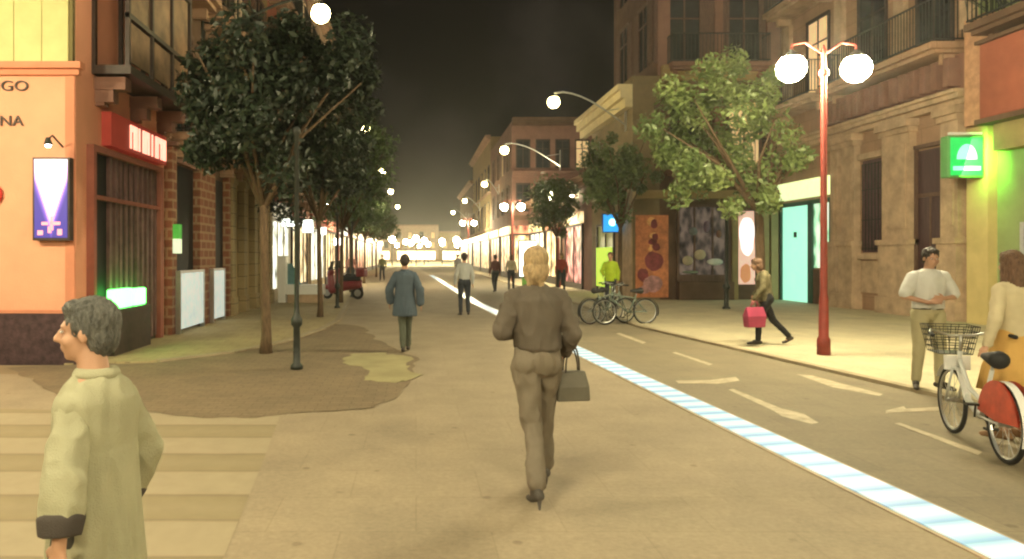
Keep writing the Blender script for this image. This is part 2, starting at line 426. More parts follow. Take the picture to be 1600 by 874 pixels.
def french_window(fc, par, u, z0, w, h, lit=False, shutters=True, frame='frame'):
    f = MB()
    fc.box(f, u-w/2-.09, u+w/2+.09, z0+h, z0+h+.12, 0, .07)
    for s_ in (-1, 1): fc.box(f, u+s_*(w/2+.045)-.045, u+s_*(w/2+.045)+.045, z0, z0+h, 0, .06)
    fc.box(f, u-.03, u+.03, z0, z0+h, .012, .035)
    fc.box(f, u-w/2, u+w/2, z0+h*.7, z0+h*.7+.05, .012, .034)
    if shutters:
        for s_ in (-1, 1): fc.box(f, u+s_*(w/2+.09+w*.22)-w*.21, u+s_*(w/2+.09+w*.22)+w*.21, z0+.05, z0+h, .003, .045)
    o = f.build('window', M[frame] if not shutters else M['wood'], par)
    g = MB(); fc.box(g, u-w/2, u+w/2, z0, z0+h, .004, .012)
    g.build('pane', M['winlit'] if lit else M['glass'], o)
    return o
def balcony(fc, par, u0, u1, z, d=.75, h=1.0, slabm='stone', step=.13):
    b = MB(); fc.box(b, u0, u1, z-.16, z, 0, d); fc.box(b, u0+.06, u1-.06, z-.26, z-.163, 0, d-.12)
    for u in (u0+.25, u1-.25): fc.box(b, u-.07, u+.07, z-.5, z-.263, 0, d*.55)
    o = b.build('balcony', M[slabm], par)
    r = MB(); dd = d-.05
    for hh in (.05, h): fc.box(r, u0+.03, u1-.03, z+hh, z+hh+.04, dd-.02, dd+.02)
    n = max(2, int((u1-u0-.1)/step))
    for i in range(n+1):
        u = u0+.05+(u1-u0-.1)*i/n
        fc.box(r, u-.009, u+.009, z+.09, z+h, dd-.009, dd+.009)
    for u in (u0+.05, u1-.05):
        fc.box(r, u-.018, u+.018, z+.094, z+h-.004, .0, .02)
        for hh in (.06, h+.004): fc.box(r, u-.015, u+.015, z+hh, z+hh+.03, 0, dd-.021)
        for k in range(1, int(d/step)): fc.box(r, u-.009, u+.009, z+.09, z+h, k*step, k*step+.018)
    r.build('railing', M['iron'], o)
    return o
def shop(fc, par, u0, u1, h, mlit, sign=None, fr='frame', bars=3, base=.45, signh=.55):
    """a ground floor opening: jambs, recessed-looking glazing, stall riser, sign band"""
    f = MB()
    fc.box(f, u0, u0+.1, 0.035, h, 0, .10); fc.box(f, u1-.1, u1, 0.035, h, 0, .10)
    fc.box(f, u0+.1, u1-.1, h-.1, h, 0, .098)
    if base: fc.box(f, u0+.1, u1-.1, .036, base, 0, .085)
    for i in range(1, bars):
        u = u0+(u1-u0)*i/bars; fc.box(f, u-.03, u+.03, base+.002, h-.102, 0, .07)
    o = f.build('shopfront', M[fr] if isinstance(fr, str) else fr, par)
    g = MB(); fc.box(g, u0+.1, u1-.1, max(base, .04)+.003, h-.103, .003, .02); g.build('pane', mlit, o)
    if sign:
        sg = MB(); fc.box(sg, u0, u1, h+.03, h+.03+signh, 0, .16); sg.build('sign_band', sign, o)
    return o
def cornice(fc, par, u0, u1, z, m, d=.3, h=.3, name='cornice'):
    b = MB(); fc.box(b, u0, u1, z, z+h*.4, 0, d*.5); fc.box(b, u0, u1, z+h*.4+.002, z+h*.75, 0, d*.8); fc.box(b, u0, u1, z+h*.75+.002, z+h, 0, d)
    return b.build(name, m, par)
def building(name, label, fc, u0, u1, H, depth, wallm, gh=4.2, sh=3.4, nwin=None, group=None, balc=True, lit=.15, slab='stone', railstep=.13, ww=1.05, winh=2.3, skip_to=0, cat='building', shutters=True):
    t = thing(name, label, cat, (0,0,0), group=group)
    b = MB(); fc.box(b, u0, u1, 0, H, -depth, 0); b.build('wall', wallm, t)
    n = nwin or max(1, int((u1-u0)/2.6)); z = gh; k = 0
    while z+sh <= H+.1:
        if k >= skip_to:
            cornice(fc, t, u0+.002, u1-.002, z-.2, M[slab], .14, .16, 'string_course')
            for i in range(n):
                u = u0+(u1-u0)*(i+.5)/n
                french_window(fc, t, u, z+.05, ww, winh, random.random() < lit, shutters)
                if balc: balcony(fc, t, u-ww*.95, u+ww*.95, z+.02, .6, .95, slab, railstep)
        z += sh; k += 1
    cornice(fc, t, u0+.003, u1-.003, H-.25, M[slab], .5, .4)
    return t

L = FC('L', -5.16); FR = FC('F', 10.68)
# --- left corner building
t = thing('corner_building', 'salmon orange corner building with a dark plinth and yellow panelled upper floor', 'building')
MB().box(-22, -5.16, 10.68, 14.4, 0, 15).build('wall', M['orange'], t)
b = MB(); FR.box(b, -12.6, -5.12, 0, .776, 0, .05); b.build('plinth', M['plinth'], t)
b = MB(); FR.box(b, -12.6, -5.10, .78, .83, 0, .03); FR.box(b, -12.6, -5.08, 4.38, 4.46, 0, .08); FR.box(b, -12.6, -5.02, 4.463, 4.56, 0, .16)
FR.box(b, -5.31, -5.17, .83, 4.378, .0, .025)
b.build('moulding', mat('salmon_trim', (.6,.24,.14), .8, .1, 2), t)
b = MB(); x = -12.6; i = 0
while x < -5.3:
    w = .40 if i % 2 else .42
    FR.box(b, x+.006, min(x+w, -5.18)-.006, 4.562, 9.4, 0, .11); x += w; i += 1
b.build('panel_cladding', M['yellow'], t)
b = MB(); FR.box(b, -12.6, -5.17, 4.562, 9.4, 0, .085); b.build('panel_joints', mat('dark_joint', (.16,.13,.05), .8), t)  # dark backing seen in the joints between panels
def text(body, x, z, size, y, m, par, name='lettering', ext=.012, sx=1):
    c = bpy.data.curves.new(name, 'FONT'); c.body = body; c.size = size; c.extrude = ext; c.materials.append(m)
    q = bpy.data.objects.new(name, c); COL.objects.link(q)
    dg = bpy.context.evaluated_depsgraph_get(); dg.update(); me = bpy.data.meshes.new_from_object(q.evaluated_get(dg)); bpy.data.objects.remove(q)
    o = bpy.data.objects.new(name, me); COL.objects.link(o); o.location = (x, y, z); o.rotation_euler = (R(90), 0, 0); o.scale.x = sx
    o.parent = par; return o
lt = mat('dark_letters', (.05,.03,.02), .5)
text('IGO', -6.36, 4.15, .22, 10.66, lt, t, sx=1.25); text('NA', -6.31, 3.62, .22, 10.66, lt, t, sx=1.15)
# street side of the corner building
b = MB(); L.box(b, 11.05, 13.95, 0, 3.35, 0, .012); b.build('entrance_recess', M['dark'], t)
b = MB()
for y in [11.75+.23*i for i in range(10)]: L.box(b, y-.05, y+.05, .1, 3.3, .014, .05+.02*(int(y*10) % 2))
b.build('roller_bars', mat('plum_shutter', (.17,.095,.09), .6, .3, 4), t)
b = MB(); L.box(b, 11.02, 11.12, 0, 3.4, 0, .12); L.box(b, 13.9, 14.05, 0, 3.4, 0, .12); L.box(b, 11.121, 13.899, 3.3, 3.4, 0, .12); L.box(b, 11.1, 13.9, 2.55, 2.62, .014, .1); b.build('door_frame', mat('red_brown_frame', (.3,.1,.07), .6), t)
sgm = mat('red_sign', (.33,.05,.04), .4, .1, 4, emis=.1, ecol=(1,.07,.04)); lgm = mat('pink_lit_letter', (1,.6,.5), .4, 0, 1, emis=1.6, ecol=(1,.45,.33))
b = MB(); L.box(b, 11.55, 14.1, 3.46, 4.02, 0, .16); so_ = b.build('shop_sign', sgm, t)
b = MB()
for y, w in ((12.3,.05),(12.45,.16),(12.68,.05),(12.86,.2),(13.12,.06),(13.3,.05),(13.48,.16),(13.76,.12),(13.92,.12)): L.box(b, y, y+w, 3.53, 3.94, .162, .18)
for y in (12.3, 12.86, 13.48): L.box(b, y+.052, y+.3, 3.83, 3.94, .162, .178)
b.build('lit_lettering', lgm, so_)
for u in (11.4, 12.8, 14.1):
    b = MB(); L.box(b, u-.12, u+.12, 4.32, 4.52, 0, .5); L.box(b, u-.1, u+.1, 4.12, 4.318, 0, .3); L.box(b, u-.08, u+.08, 4.07, 4.118, 0, .15); b.build('corbel', M['pink'], t)
for zz in (4.55, 7.6, 10.65):
    b = MB(); L.box(b, 11.2, 14.3, zz, zz+.14, 0, .62)
    for u in (11.2, 12.2, 13.2, 14.24): L.box(b, u, u+.07, zz+.143, zz+2.75, .53, .6); L.box(b, u, u+.07, zz+.143, zz+2.75, 0, .06)
    for h_ in (.9, 2.2, 2.75): L.box(b, 11.2, 14.31, zz+h_, zz+h_+.08, .52, .605)
    L.box(b, 11.2, 14.3, zz+2.84, zz+2.93, 0, .62)
    bo = b.build('enclosed_balcony', M['frame'], t)
    b = MB(); 
    for u in (11.28, 12.28, 13.28):
        L.box(b, u+.08, u+.85, zz+.22, zz+.85, .545, .575)
        L.box(b, u+.03, u+.90, zz+1.0, zz+2.18, .55, .56)
    b.build('pane', mat('mirador_pane', (.24,.14,.08), .5, .5, 2.2), bo)
# lit poster box and round sign on the orange wall
pb = thing('poster_light_box', 'upright lit poster box, white above and violet below, on the orange corner wall', 'lit poster')
b = MB(); FR.box(b, -5.73, -5.18, 1.88, 3.12, .03, .16); b.build('case', M['frame'], pb)
def poster_mat():
    m = bpy.data.materials.new('poster_face'); m.use_nodes = True; N = m.node_tree.nodes; Lk = m.node_tree.links; b = N['Principled BSDF']
    tc = N.new('ShaderNodeTexCoord'); sp = N.new('ShaderNodeSeparateXYZ'); Lk.new(tc.outputs['Object'], sp.inputs[0])
    def math_(op, a, bb, c=None):
        n = N.new('ShaderNodeMath'); n.operation = op
        for i, q in enumerate((a, bb, c)):
            if q is None: continue
            if isinstance(q, (int, float)): n.inputs[i].default_value = q
            else: Lk.new(q, n.inputs[i])
        return n.outputs[0]
    dx = math_('ABSOLUTE', math_('SUBTRACT', sp.outputs['X'], -5.45), 0)
    v = math_('SUBTRACT', sp.outputs['Z'], 1.95)
    f = math_('SUBTRACT', math_('MULTIPLY_ADD', v, .42, -.07), math_('MULTIPLY', dx, 1.25))
    r = N.new('ShaderNodeValToRGB'); e = r.color_ramp.elements
    e[0].position = .0; e[0].color = (.03,.02,.16,1); e[1].position = .42; e[1].color = (1,.97,.9,1)
    for p, c in ((.06,(.10,.05,.30,1)),(.14,(.75,.45,.75,1)),(.24,(1,.85,.92,1))): q = e.new(p); q.color = c
    Lk.new(math_('ADD', f, .1), r.inputs['Fac']); Lk.new(r.outputs[0], b.inputs['Base Color']); Lk.new(r.outputs[0], b.inputs['Emission Color'])
    b.inputs['Emission Strength'].default_value = 2.2; return m
b = MB(); FR.box(b, -5.70, -5.21, 1.92, 3.09, .161, .168); b.build('poster', poster_mat(), pb)
b = MB()
for dx, dz, w, h in ((0,.12,.05,.22),(-.03,.08,.05,.1),(.05,.2,.16,.05),(-.1,.2,.1,.045),(-.17,.05,.08,.07),(.12,.05,.07,.09)): FR.box(b, -5.44+dx-w/2, -5.44+dx+w/2, 1.93+dz-.02, 1.93+dz-.02+h, .169, .174)
b.build('figure_print', mat('poster_figure', (.8,.25,.3), .5, emis=1.0, ecol=(1,.45,.45)), pb)
rs = MB().lathe([(.16,0),(.17,.01),(.17,.03),(.16,.04)], (0,0,0), 24, M=Matrix.Rotation(R(90),3,'X')).build('round_sign', mat('red_disc', (.5,.03,.02), .4), None, loc=(-6.42, 10.66, 2.58))
tag(rs, 'small round red sign at the left edge of the orange wall', 'sign')
wb = thing('wall_bracket_lamp', 'small lit spotlight bracket over the poster box', 'lamp', (-5.35, 10.66, 3.3))
MB().tube([(0,0,.0),(0,-.3,.12),(0,-.42,.05)], .014).build('arm', M['iron'], wb)
MB().lathe([(.03,.1),(.06,.0),(.055,-.01)], (0,-.42,-.03), 12).build('shade', M['iron'], wb)
MB().ell((0,-.42,-.04), (.04,.04,.03)).build('bulb', mat('bulb', (1,.9,.8), emis=60, ecol=(1,.85,.7)), wb, True)
# green lit display by the corner shop door
gd = thing('green_display', 'pair of green glowing boxes by the dark shop door', 'display box')
gl = mat('green_glow', (.2,1,.2), emis=7, ecol=(.12,1,.14))
b = MB(); L.box(b, 11.4, 12.15, .78, 1.1, .14, .28); L.box(b, 12.3, 12.75, .78, 1.08, .14, .28); b.build('glowing_box', gl, gd, bevel=.03)
b = MB(); L.box(b, 11.35, 12.9, .03, .77, .13, .3); b.build('stand', M['frame'], gd)

# --- left row
rust = brick_mat('rust_brick', (.26,.10,.06), (.20,.075,.045), (.34,.22,.13), .38, .2, .03, .85, ('XY','Z'))
yst = brick_mat('yellow_ashlar', (.36,.28,.15), (.30,.23,.12), (.16,.12,.07), .8, .35, .012, .85, ('XY','Z'))
t = building('narrow_house', 'brown house with rust brick pilasters and dark doorways beside the orange corner', L, 14.4, 19.0, 16.5, 12, M['brown'], nwin=2, lit=.3)
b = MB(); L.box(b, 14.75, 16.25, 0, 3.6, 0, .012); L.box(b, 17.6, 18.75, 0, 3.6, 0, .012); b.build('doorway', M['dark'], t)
for a, c in ((14.42,14.72),(16.3,17.55),(18.8,18.98)):
    b = MB(); L.box(b, a, c, 0, 3.9, 0, .16); b.build('brick_pilaster', rust, t)
b = MB(); L.box(b, 14.45, 18.95, 3.92, 4.0, 0, .25); L.box(b, 14.5, 16.3, 3.62, 3.9, .02, .14); b.build('lintel', M['pink'], t)
shop_w = mat('white_board', (.62,.70,.72), .5, .25, 4, emis=.35, ecol=(.8,.95,1))
for i, (a, c, w) in enumerate(((14.6,16.2,'white panel board nearest the orange corner building, with faint blotches'),(17.0,17.95,'narrower white panel board after the rust brick pilaster'))):
    bb = thing('panel_board', w, 'board', (-4.92, (a+c)/2, 0), group='white panels along the left facade')
    MB().box(-.03,.03,-(c-a)/2,(c-a)/2,.12,1.28).build('panel', shop_w, bb)
    MB().box(-.05,.05,-(c-a)/2-.04,-(c-a)/2-.001,0.03,1.34).box(-.05,.05,(c-a)/2+.001,(c-a)/2+.04,0.03,1.34).box(-.04,.04,-(c-a)/2,(c-a)/2,1.285,1.34).build('frame', M['chrome'], bb)
gs = thing('green_plaque', 'small green and white lit plaque on the rust brick pier', 'sign', (-5.0, 14.57, 2.0))
MB().box(-.15,.12,-.1,.1,-.3,.0).build('lower_face', mat('white_plaque', (.7,.8,.6), emis=.8), gs); MB().box(-.15,.12,-.1,.1,.003,.3).build('upper_face', mat('green_plaque_face', (.08,.4,.06), emis=.5), gs)
t = building('stone_house', 'yellow stone fronted house with tall pillars behind the nearest left tree', L, 19.0, 24.4, 15.5, 12, M['ochre'], nwin=2, lit=.2)
for a in (19.05, 20.35, 21.7, 23.0, 24.0):
    b = MB(); L.box(b, a, a+.38, 0, 3.9, 0, .2); L.box(b, a-.04, a+.42, 3.6, 3.75, .002, .25); L.box(b, a-.04, a+.42, .02, .5, .002, .25); b.build('pillar', yst, t)
b = MB()
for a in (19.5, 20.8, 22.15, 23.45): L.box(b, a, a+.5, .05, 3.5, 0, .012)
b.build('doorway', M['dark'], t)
litw = glow_mat('cool_shop_glow', (.06,.06,.05), (.55,.6,.5), (1,1,.9), 1.6); litp = glow_mat('warm_shop_glow', (.05,.03,.015), (.5,.33,.15), (1,.85,.5), 1.3); litr = glow_mat('red_shop_glow', (.03,.008,.006), (.28,.06,.04), (.9,.35,.2), .8)
t = building('orange_house', 'tall terracotta house with lit white shop windows behind the left trees', L, 24.4, 33.5, 17.5, 12, M['terracotta'], nwin=4, lit=.3)
shop(L, t, 24.8, 28.4, 3.0, litw, mat('cream_sign', (.7,.65,.5), emis=.5), 'cream', 3); shop(L, t, 28.9, 33.0, 3.1, litp, M['terracotta'], 'frame', 4)
t = building('cream_house', 'pale cream house with yellow lit shop further down the left side', L, 33.5, 45, 14.2, 12, M['stone2'], nwin=4, lit=.3)
shop(L, t, 34, 39, 3.1, litw, M['redpost'], 'cream', 3); shop(L, t, 39.6, 44.6, 3.1, litp, litr, 'frame', 4)
t = building('brown_house', 'brown four storey house beyond the pale cream one on the left', L, 45, 60, 12.4, 12, M['brown'], nwin=5, lit=.25, balc=False)
shop(L, t, 45.5, 51.5, 3.1, litp, litw, 'frame', 3); shop(L, t, 52.5, 59.5, 3.1, litr, litr, 'frame', 3)
t = building('low_pink_house', 'pink house with red awning far along the left side', L, 60, 82, 10.8, 12, M['pink'], nwin=6, lit=.4, balc=False, shutters=False)
shop(L, t, 61, 70, 3.1, litr, litr, 'frame', 3); shop(L, t, 71, 81, 3.1, litp, litr, 'frame', 3)
t = building('last_left_house', 'ochre house closing the left row before the bright far plaza', L, 82, 108, 10.2, 12, M['ochre'], nwin=7, lit=.4, balc=False, shutters=False)
shop(L, t, 83, 106, 3.1, litp, litp, 'frame', 5)

# --- right side
RA = FC('R', 13.5); RB = FC('R', 8.0); FB = FC('F', 26.0); RD = FC('R', 6.8); FD = FC('F', 50.0)
# green walled building nearest on the right
t = thing('green_building', 'green walled building with a terracotta fascia nearest on the right', 'building')
MB().box(13.5, 24, -6, 17.0, 0, 14).build('wall', M['green'], t)
b = MB(); RA.box(b, -6, 16.2, 4.78, 6.5, 0, .55); fo = b.build('fascia', M['terracotta'], t, bevel=.04)
b = MB(); RA.box(b, -6, 16.25, 4.66, 4.776, 0, .62); RA.box(b, -6, 16.25, 6.503, 6.58, 0, .62); b.build('fascia_edge', M['brown'], t)
b = MB(); RA.box(b, -6, 16.1, 4.05, 4.65, 0, .30); b.build('lintel', M['ochre'], t)
b = MB(); RA.box(b, 16.35, 16.98, 0, 4.7, 0, .22); b.build('corner_pier', mat('yellow_pier', (.6,.48,.22), .8, .1, 2), t)
b = MB(); RA.box(b, 16.30, 16.95, 4.75, 7.3, 0, .30); b.build('pier_top', mat('salmon_pier', (.55,.32,.2), .8, .2, 5), t)
b = MB(); RA.box(b, 13.2, 15.55, .8, 2.32, 0, .012); wo = b.build('window', M['dark'], t)
b = MB(); RA.box(b, 15.55, 15.65, .75, 2.4, 0, .08); RA.box(b, 13.1, 13.2, .75, 2.4, 0, .08); RA.box(b, 13.201, 15.549, 2.32, 2.4, 0, .08); RA.box(b, 13.201, 15.549, .75, .8, 0, .08); b.build('frame', M['chrome'], wo)
b = MB(); RA.box(b, -6, 16.3, .036, .45, 0, .04); b.build('plinth', M['stone'], t)
for u in (14.9, 11.5, 8):
    french_window(RA, t, u, 7.0, 1.3, 2.4, False, False)
    balcony(RA, t, u-1.3, u+1.3, 6.95, .9, 1.0, 'brown')
b = MB(); 
for i in range(40):
    u = 13.6+random.random()*2.4; z = 7.0+random.random()*.5
    b.tube([RA.w(u, .6, z), RA.w(u+random.uniform(-.25,.25), .65+random.random()*.5, z+.35), RA.w(u+random.uniform(-.4,.4), .75+random.random()*.6, z+random.uniform(-.2,.5))], [.012,.03,.004], 4)
pl = b.build('balcony_plant', M['leafd'], None); tag(pl, 'dark trailing plant on the balcony above the terracotta fascia', 'plant')

# stone building with pilasters
t = thing('stone_building', 'warm stone building with tall pilasters, grilled window and balconies on the right', 'building')
MB().box(13.5, 26, 17.0, 26.0, 0, 17).build('wall', M['stone'], t)
def pilaster(a, c, m=M['stone2']):
    b = MB(); RA.box(b, a-.06, c+.06, .036, .5, 0, .34); RA.box(b, a, c, .502, 1.95, 0, .28); RA.box(b, a-.05, c+.05, 1.952, 2.1, 0, .34)
    RA.box(b, a+.04, c-.04, 2.102, 5.0, 0, .2); RA.box(b, a+.16, c-.16, 2.4, 4.7, .201, .235); RA.box(b, a-.02, c+.02, 5.002, 5.15, 0, .27); RA.box(b, a-.08, c+.08, 5.152, 5.35, 0, .36)
    b.build('pilaster', m, t)
for a, c in ((17.25,17.9),(18.95,20.15),(21.35,22.05),(22.2,22.65)): pilaster(a, c)
b = MB(); RA.box(b, 18.0, 18.9, .036, 4.45, 0, .015); do = b.build('door', mat('plum_door', (.07,.035,.04), .5, .3, 4, stretch=(4,4,.5)), t)
b = MB(); RA.box(b, 18.42, 18.46, .04, 3.2, .015, .04); RA.box(b, 18.03, 18.87, 3.2, 3.3, .015, .06); RA.box(b, 17.95,18.0,.04,4.5,0,.1); RA.box(b,18.9,18.945,.04,4.5,0,.1); RA.box(b,17.95,18.945,4.502,4.6,0,.12); b.build('frame', M['wood'], do)
b = MB(); RA.box(b, 20.25, 21.25, 1.75, 4.5, 0, .015); wo = b.build('window', mat('plum_glass', (.09,.04,.05), .3, .3, 3), t)
b = MB()
for i in range(7): RA.box(b, 20.3+i*.145, 20.32+i*.145, 1.8, 4.4, .06, .08)
for z in (1.85, 2.7, 3.6, 4.35): RA.box(b, 20.24, 21.24, z, z+.03, .05, .059)
b.build('grille', M['iron'], wo)
b = MB(); RA.box(b, 20.2, 21.3, 1.55, 1.72, 0, .16); b.build('sill', M['stone2'], t); b = MB(); RA.box(b, 20.2, 21.3, 4.52, 4.7, 0, .16); b.build('lintel', M['stone2'], t); b = MB(); RA.box(b, 20.25, 21.25, .55, 1.5, 0, .06); b.build('apron_panel', M['stone2'], t)
cornice(RA, t, 17.02, 26, 5.36, M['stone2'], .5, .35)
b = MB(); RA.box(b, 17.02, 22.6, 5.73, 6.6, 0, .2)
for i in range(14): RA.box(b, 17.2+i*.4, 17.38+i*.4, 5.8, 6.5, .2, .5)
b.build('bracket_frieze', M['pink'], t)
for z in (6.9, 10.4):
    for u in (18.3, 20.8, 23.6):
        french_window(RA, t, u, z+.05, 1.15, 2.6, u > 23, False)
    balcony(RA, t, 17.2, 22.2, z, .9, 1.05, 'stone', .11); balcony(RA, t, 22.6, 25.6, z, .9, 1.05, 'stone2', .11)
    for u in (17.1, 19.5, 22.3, 25.4):
        b = MB(); RA.box(b, u-.2, u+.2, z+.3, z+3.0, 0, .15); b.build('upper_pilaster', M['stone2'], t)
mint = mat('mint_door', (.3,.6,.48), .4, .15, 1.2, emis=1.0, ecol=(.42,1,.72)); mint2 = glow_mat('pale_mint_window', (.12,.3,.16), (.45,.9,.55), (.9,1,.85), .9)
gf = mat('dark_green_frame', (.03,.10,.07), .5)
b = MB(); RA.box(b, 24.1, 25.85, .04, 3.4, 0, .03); do = b.build('door', mint, t)
b = MB(); RA.box(b, 23.85, 24.1, .036, 3.55, 0, .1); RA.box(b, 25.85, 25.97, .036, 3.55, 0, .1); RA.box(b, 24.101, 25.849, 3.42, 3.55, 0, .1); RA.box(b, 22.75, 22.85, .036, 3.55, 0, .1); RA.box(b, 22.851, 23.849, 3.42, 3.55, 0, .1); b.build('frame', gf, do)
b = MB(); RA.box(b, 24.9, 25.1, 2.3, 2.5, .031, .04); b.build('notice', gf, do)
b = MB(); RA.box(b, 22.86, 23.84, 1.25, 3.4, 0, .03); b.build('window', mint2, t)
b = MB(); RA.box(b, 22.86, 23.84, .04, 1.2, 0, .06); b.build('stall_riser', M['brown'], t)
b = MB(); RA.box(b, 22.7, 25.95, 3.65, 4.25, 0, .22); b.build('sign_band', mat('pale_green_sign', (.7,.8,.4), emis=1.1, ecol=(.85,1,.5)), t)
# green projecting sign
gsn = thing('projecting_sign', 'square green neon box sign projecting from the yellow corner pier', 'sign', (0,0,0))
MB().box(12.42, 13.26, 16.43, 16.69, 3.48, 4.46).build('case', mat('sign_case', (.12,.35,.12), .4, .1, 3), gsn, bevel=.03)
MB().box(12.47, 13.21, 16.415, 16.431, 3.53, 4.41).build('face', mat('green_sign_face', (.02,.4,.1), emis=1.0, ecol=(.01,.55,.09)), gsn)
b = MB(); c0 = Vector((12.84,16.405,3.92))
b.add([(12.84+.24*math.cos(a)*(1.0), 16.405, 3.9+.36*math.sin(a)) for a in [PI*k/12 for k in range(13)]], [tuple(range(13))])
b.box(12.52, 13.16, 16.40, 16.412, 3.64, 3.74); b.build('emblem', mat('green_neon', (.3,1,.6), emis=1.3, ecol=(.22,1,.5)), gsn)
MB().box(12.5, 13.5, 16.5, 16.56, 4.49, 4.55).build('bracket', M['white'], gsn); MB().box(13.262, 13.5, 16.5, 16.56, 3.6, 3.66).build('bracket', M['white'], gsn)
gp = bpy.data.lights.new('green_sign_light', 'AREA'); gp.energy = 70; gp.color = (.25,1,.08); gp.shape = 'RECTANGLE'; gp.size = .8; gp.size_y = .9
gpo = bpy.data.objects.new('green_sign_light', gp); COL.objects.link(gpo); gpo.location = (12.9, 16.36, 3.95); gpo.rotation_euler = (R(80), 0, R(-38))

# building with face towards us
t = thing('shop_building', 'tall brown corner building with poster wall and display window facing up the street', 'building')
MB().box(9.0, 26, 26.003, 32, 0, 16.5).build('wall', M['brown'], t)
MB().box(8.0, 8.999, 26.0, 32.0, 0, 8.3).build('bay', M['olive'], t)
b = MB(); FB.box(b, 8.9, 9.35, 8.3, 16.4, -.0, .12); FB.box(b, 12.9, 13.4, 4.2, 16.4, 0, .12); FB.box(b, 11.0, 11.3, 4.6, 16.4, 0, .1); b.build('pilaster', M['pink'], t)
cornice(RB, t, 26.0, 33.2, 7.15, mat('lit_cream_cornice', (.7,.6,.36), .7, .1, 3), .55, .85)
cornice(FB, t, 9.0, 13.5, 8.1, M['ochre'], .4, .5); cornice(FB, t, 8.9, 13.5, 11.9, M['stone'], .4, .4)
for z in (4.9, 8.7, 12.4):
    for u in (9.9, 12.1): french_window(FB, t, u, z, 1.1, 2.4, z == 4.9 and u > 11, True)
    balcony(FB, t, 9.2, 12.8, z-.05, .7, 1.0, 'pink')
for z in (9.0, 12.5):
    f = FC('R', 9.0)
    for u in (27.8, 30.4): french_window(f, t, u, z, 1.1, 2.4, False, True)
for i in range(22): pass
def art(fcx, par, u0, u1, z0, z1, blobs, base, name='poster', d=.05, em=.25):
    b = MB(); fcx.box(b, u0, u1, z0, z1, 0, d); o = b.build(name, base, par)
    for j, (cu, cz, ru, rz_, m) in enumerate(blobs):
        q = MB(); n = 18; pts = []
        for k_ in range(n):
            a = 2*PI*k_/n; rr = 1+.22*noise.noise(Vector((cu*7+math.cos(a)*1.5, cz*5+math.sin(a)*1.5, j)))
            pts.append(fcx.w(cu+ru*rr*math.cos(a), d+.004+.0015*j, cz+rz_*rr*math.sin(a)))
        q.add(pts, [tuple(range(n))]); q.build('print', m, o)
    return o
ro = mat('print_rust', (.42,.15,.06), .6, .4, 5, emis=.10, ecol=(.9,.3,.1)); rm = mat('print_maroon', (.22,.04,.05), .6, .4, 5); rp_ = mat('print_rose', (.5,.26,.28), .6, .4, 7); rg = mat('print_gold', (.65,.35,.12), .6, .4, 8, emis=.1, ecol=(1,.5,.15))
random.seed(3)
bl = [(8.25+.3*random.random()+.2*(k % 3), 1.9+1.15*random.random(), .09+.08*random.random(), .08+.1*random.random(), [ro, rg, rm][k % 3]) for k in range(12)]
bl += [(8.75, 1.45, .34, .35, rm), (8.35, .95, .2, .25, rm), (8.72, .62, .36, .3, rp_), (8.4, .4, .22, .14, rp_)]
art(FB, t, 8.1, 9.3, .12, 3.15, bl, ro, 'large_poster', .06)
dm = glow_mat('display_back', (.008,.006,.006), (.05,.038,.034), (.15,.11,.09), .7, 1.5)
so2 = shop(FB, t, 9.6, 11.6, 3.55, dm, None, 'wood', 3, .95)
for u, z, w, h, m in ((10.0,1.3,.2,.35,M['cream']),(10.45,1.5,.22,.38,M['cream']),(11.0,1.3,.3,.25,M['white']),(10.2,2.4,.16,.3,mat('grey_garment',(.2,.22,.24))),(10.7,2.5,.12,.45,mat('violet_garment',(.2,.13,.2))),(11.15,2.3,.1,.3,M['pink']),(10.1,1.0,.3,.1,mat('sage_cloth',(.2,.26,.18)))):
    b = MB(); b.ell(FB.w(u, .09, z+h/2), (w, .05, h/2)); b.build('display_item', m, so2, True)
b = MB(); FB.box(b, 9.6, 11.6, .04, .7, .09, .35); b.build('window_box', M['brown'], t)
art(FB, t, 11.85, 12.55, .6, 3.3, [(12.2,2.4,.28,.75,mat('poster_white',(.85,.75,.72),emis=1.4,ecol=(1,.85,.82))),(12.15,1.0,.2,.35,mat('poster_orange',(.75,.3,.14),emis=.4))], mat('poster_pink', (.8,.5,.4), emis=.55, ecol=(1,.6,.5)), 'lit_poster')
b = MB(); FB.box(b, 11.62, 11.84, .036, 3.7, 0, .15); FB.box(b, 12.7, 12.95, .036, 3.7, 0, .18); FB.box(b, 13.05, 13.3, .036, 3.7, 0, .15); FB.box(b, 8.0, 13.4, 3.75, 4.05, 0, .3); b.build('pier', M['ochre'], t)
# its street side
shop(RB, t, 28.2, 30.9, 3.0, mat('olive_glass', (.2,.2,.08), .3, .3, 2, emis=.25, ecol=(.6,.6,.2)), None, 'frame', 2, .0)
b = MB(); RB.box(b, 28.4, 30.7, .35, 2.0, .09, .14); b.build('lime_poster', mat('lime_glow', (.5,.75,.1), emis=.8, ecol=(.6,.85,.08)), t)
b = MB(); RB.box(b, 26.0, 28.1, .036, 3.3, 0, .05); b.build('pier', M['stone2'], t)
bs = thing('projecting_sign', 'small glowing blue box sign hanging above the lime lit doorway', 'sign', (7.6, 27.2, 2.92))
MB().box(-.42,.38,-.06,.06,-.38,.36).build('case', mat('blue_case', (.02,.05,.16), .4), bs)
MB().box(-.38,.34,-.07,-.062,-.34,.32).build('face', mat('blue_neon', (.1,.5,1), emis=1.0, ecol=(.03,.42,1)), bs)
MB().lathe([(.14,-.004),(.14,.004)], (-.03,-.078,.02), 18, M=Matrix.Rotation(R(90),3,'X')).build('emblem', mat('cyan_neon', (.5,1,1), emis=3.0, ecol=(.45,.95,1)), bs)
MB().box(0.3,.45,-.03,.03,.3,.34).build('bracket', M['iron'], bs)
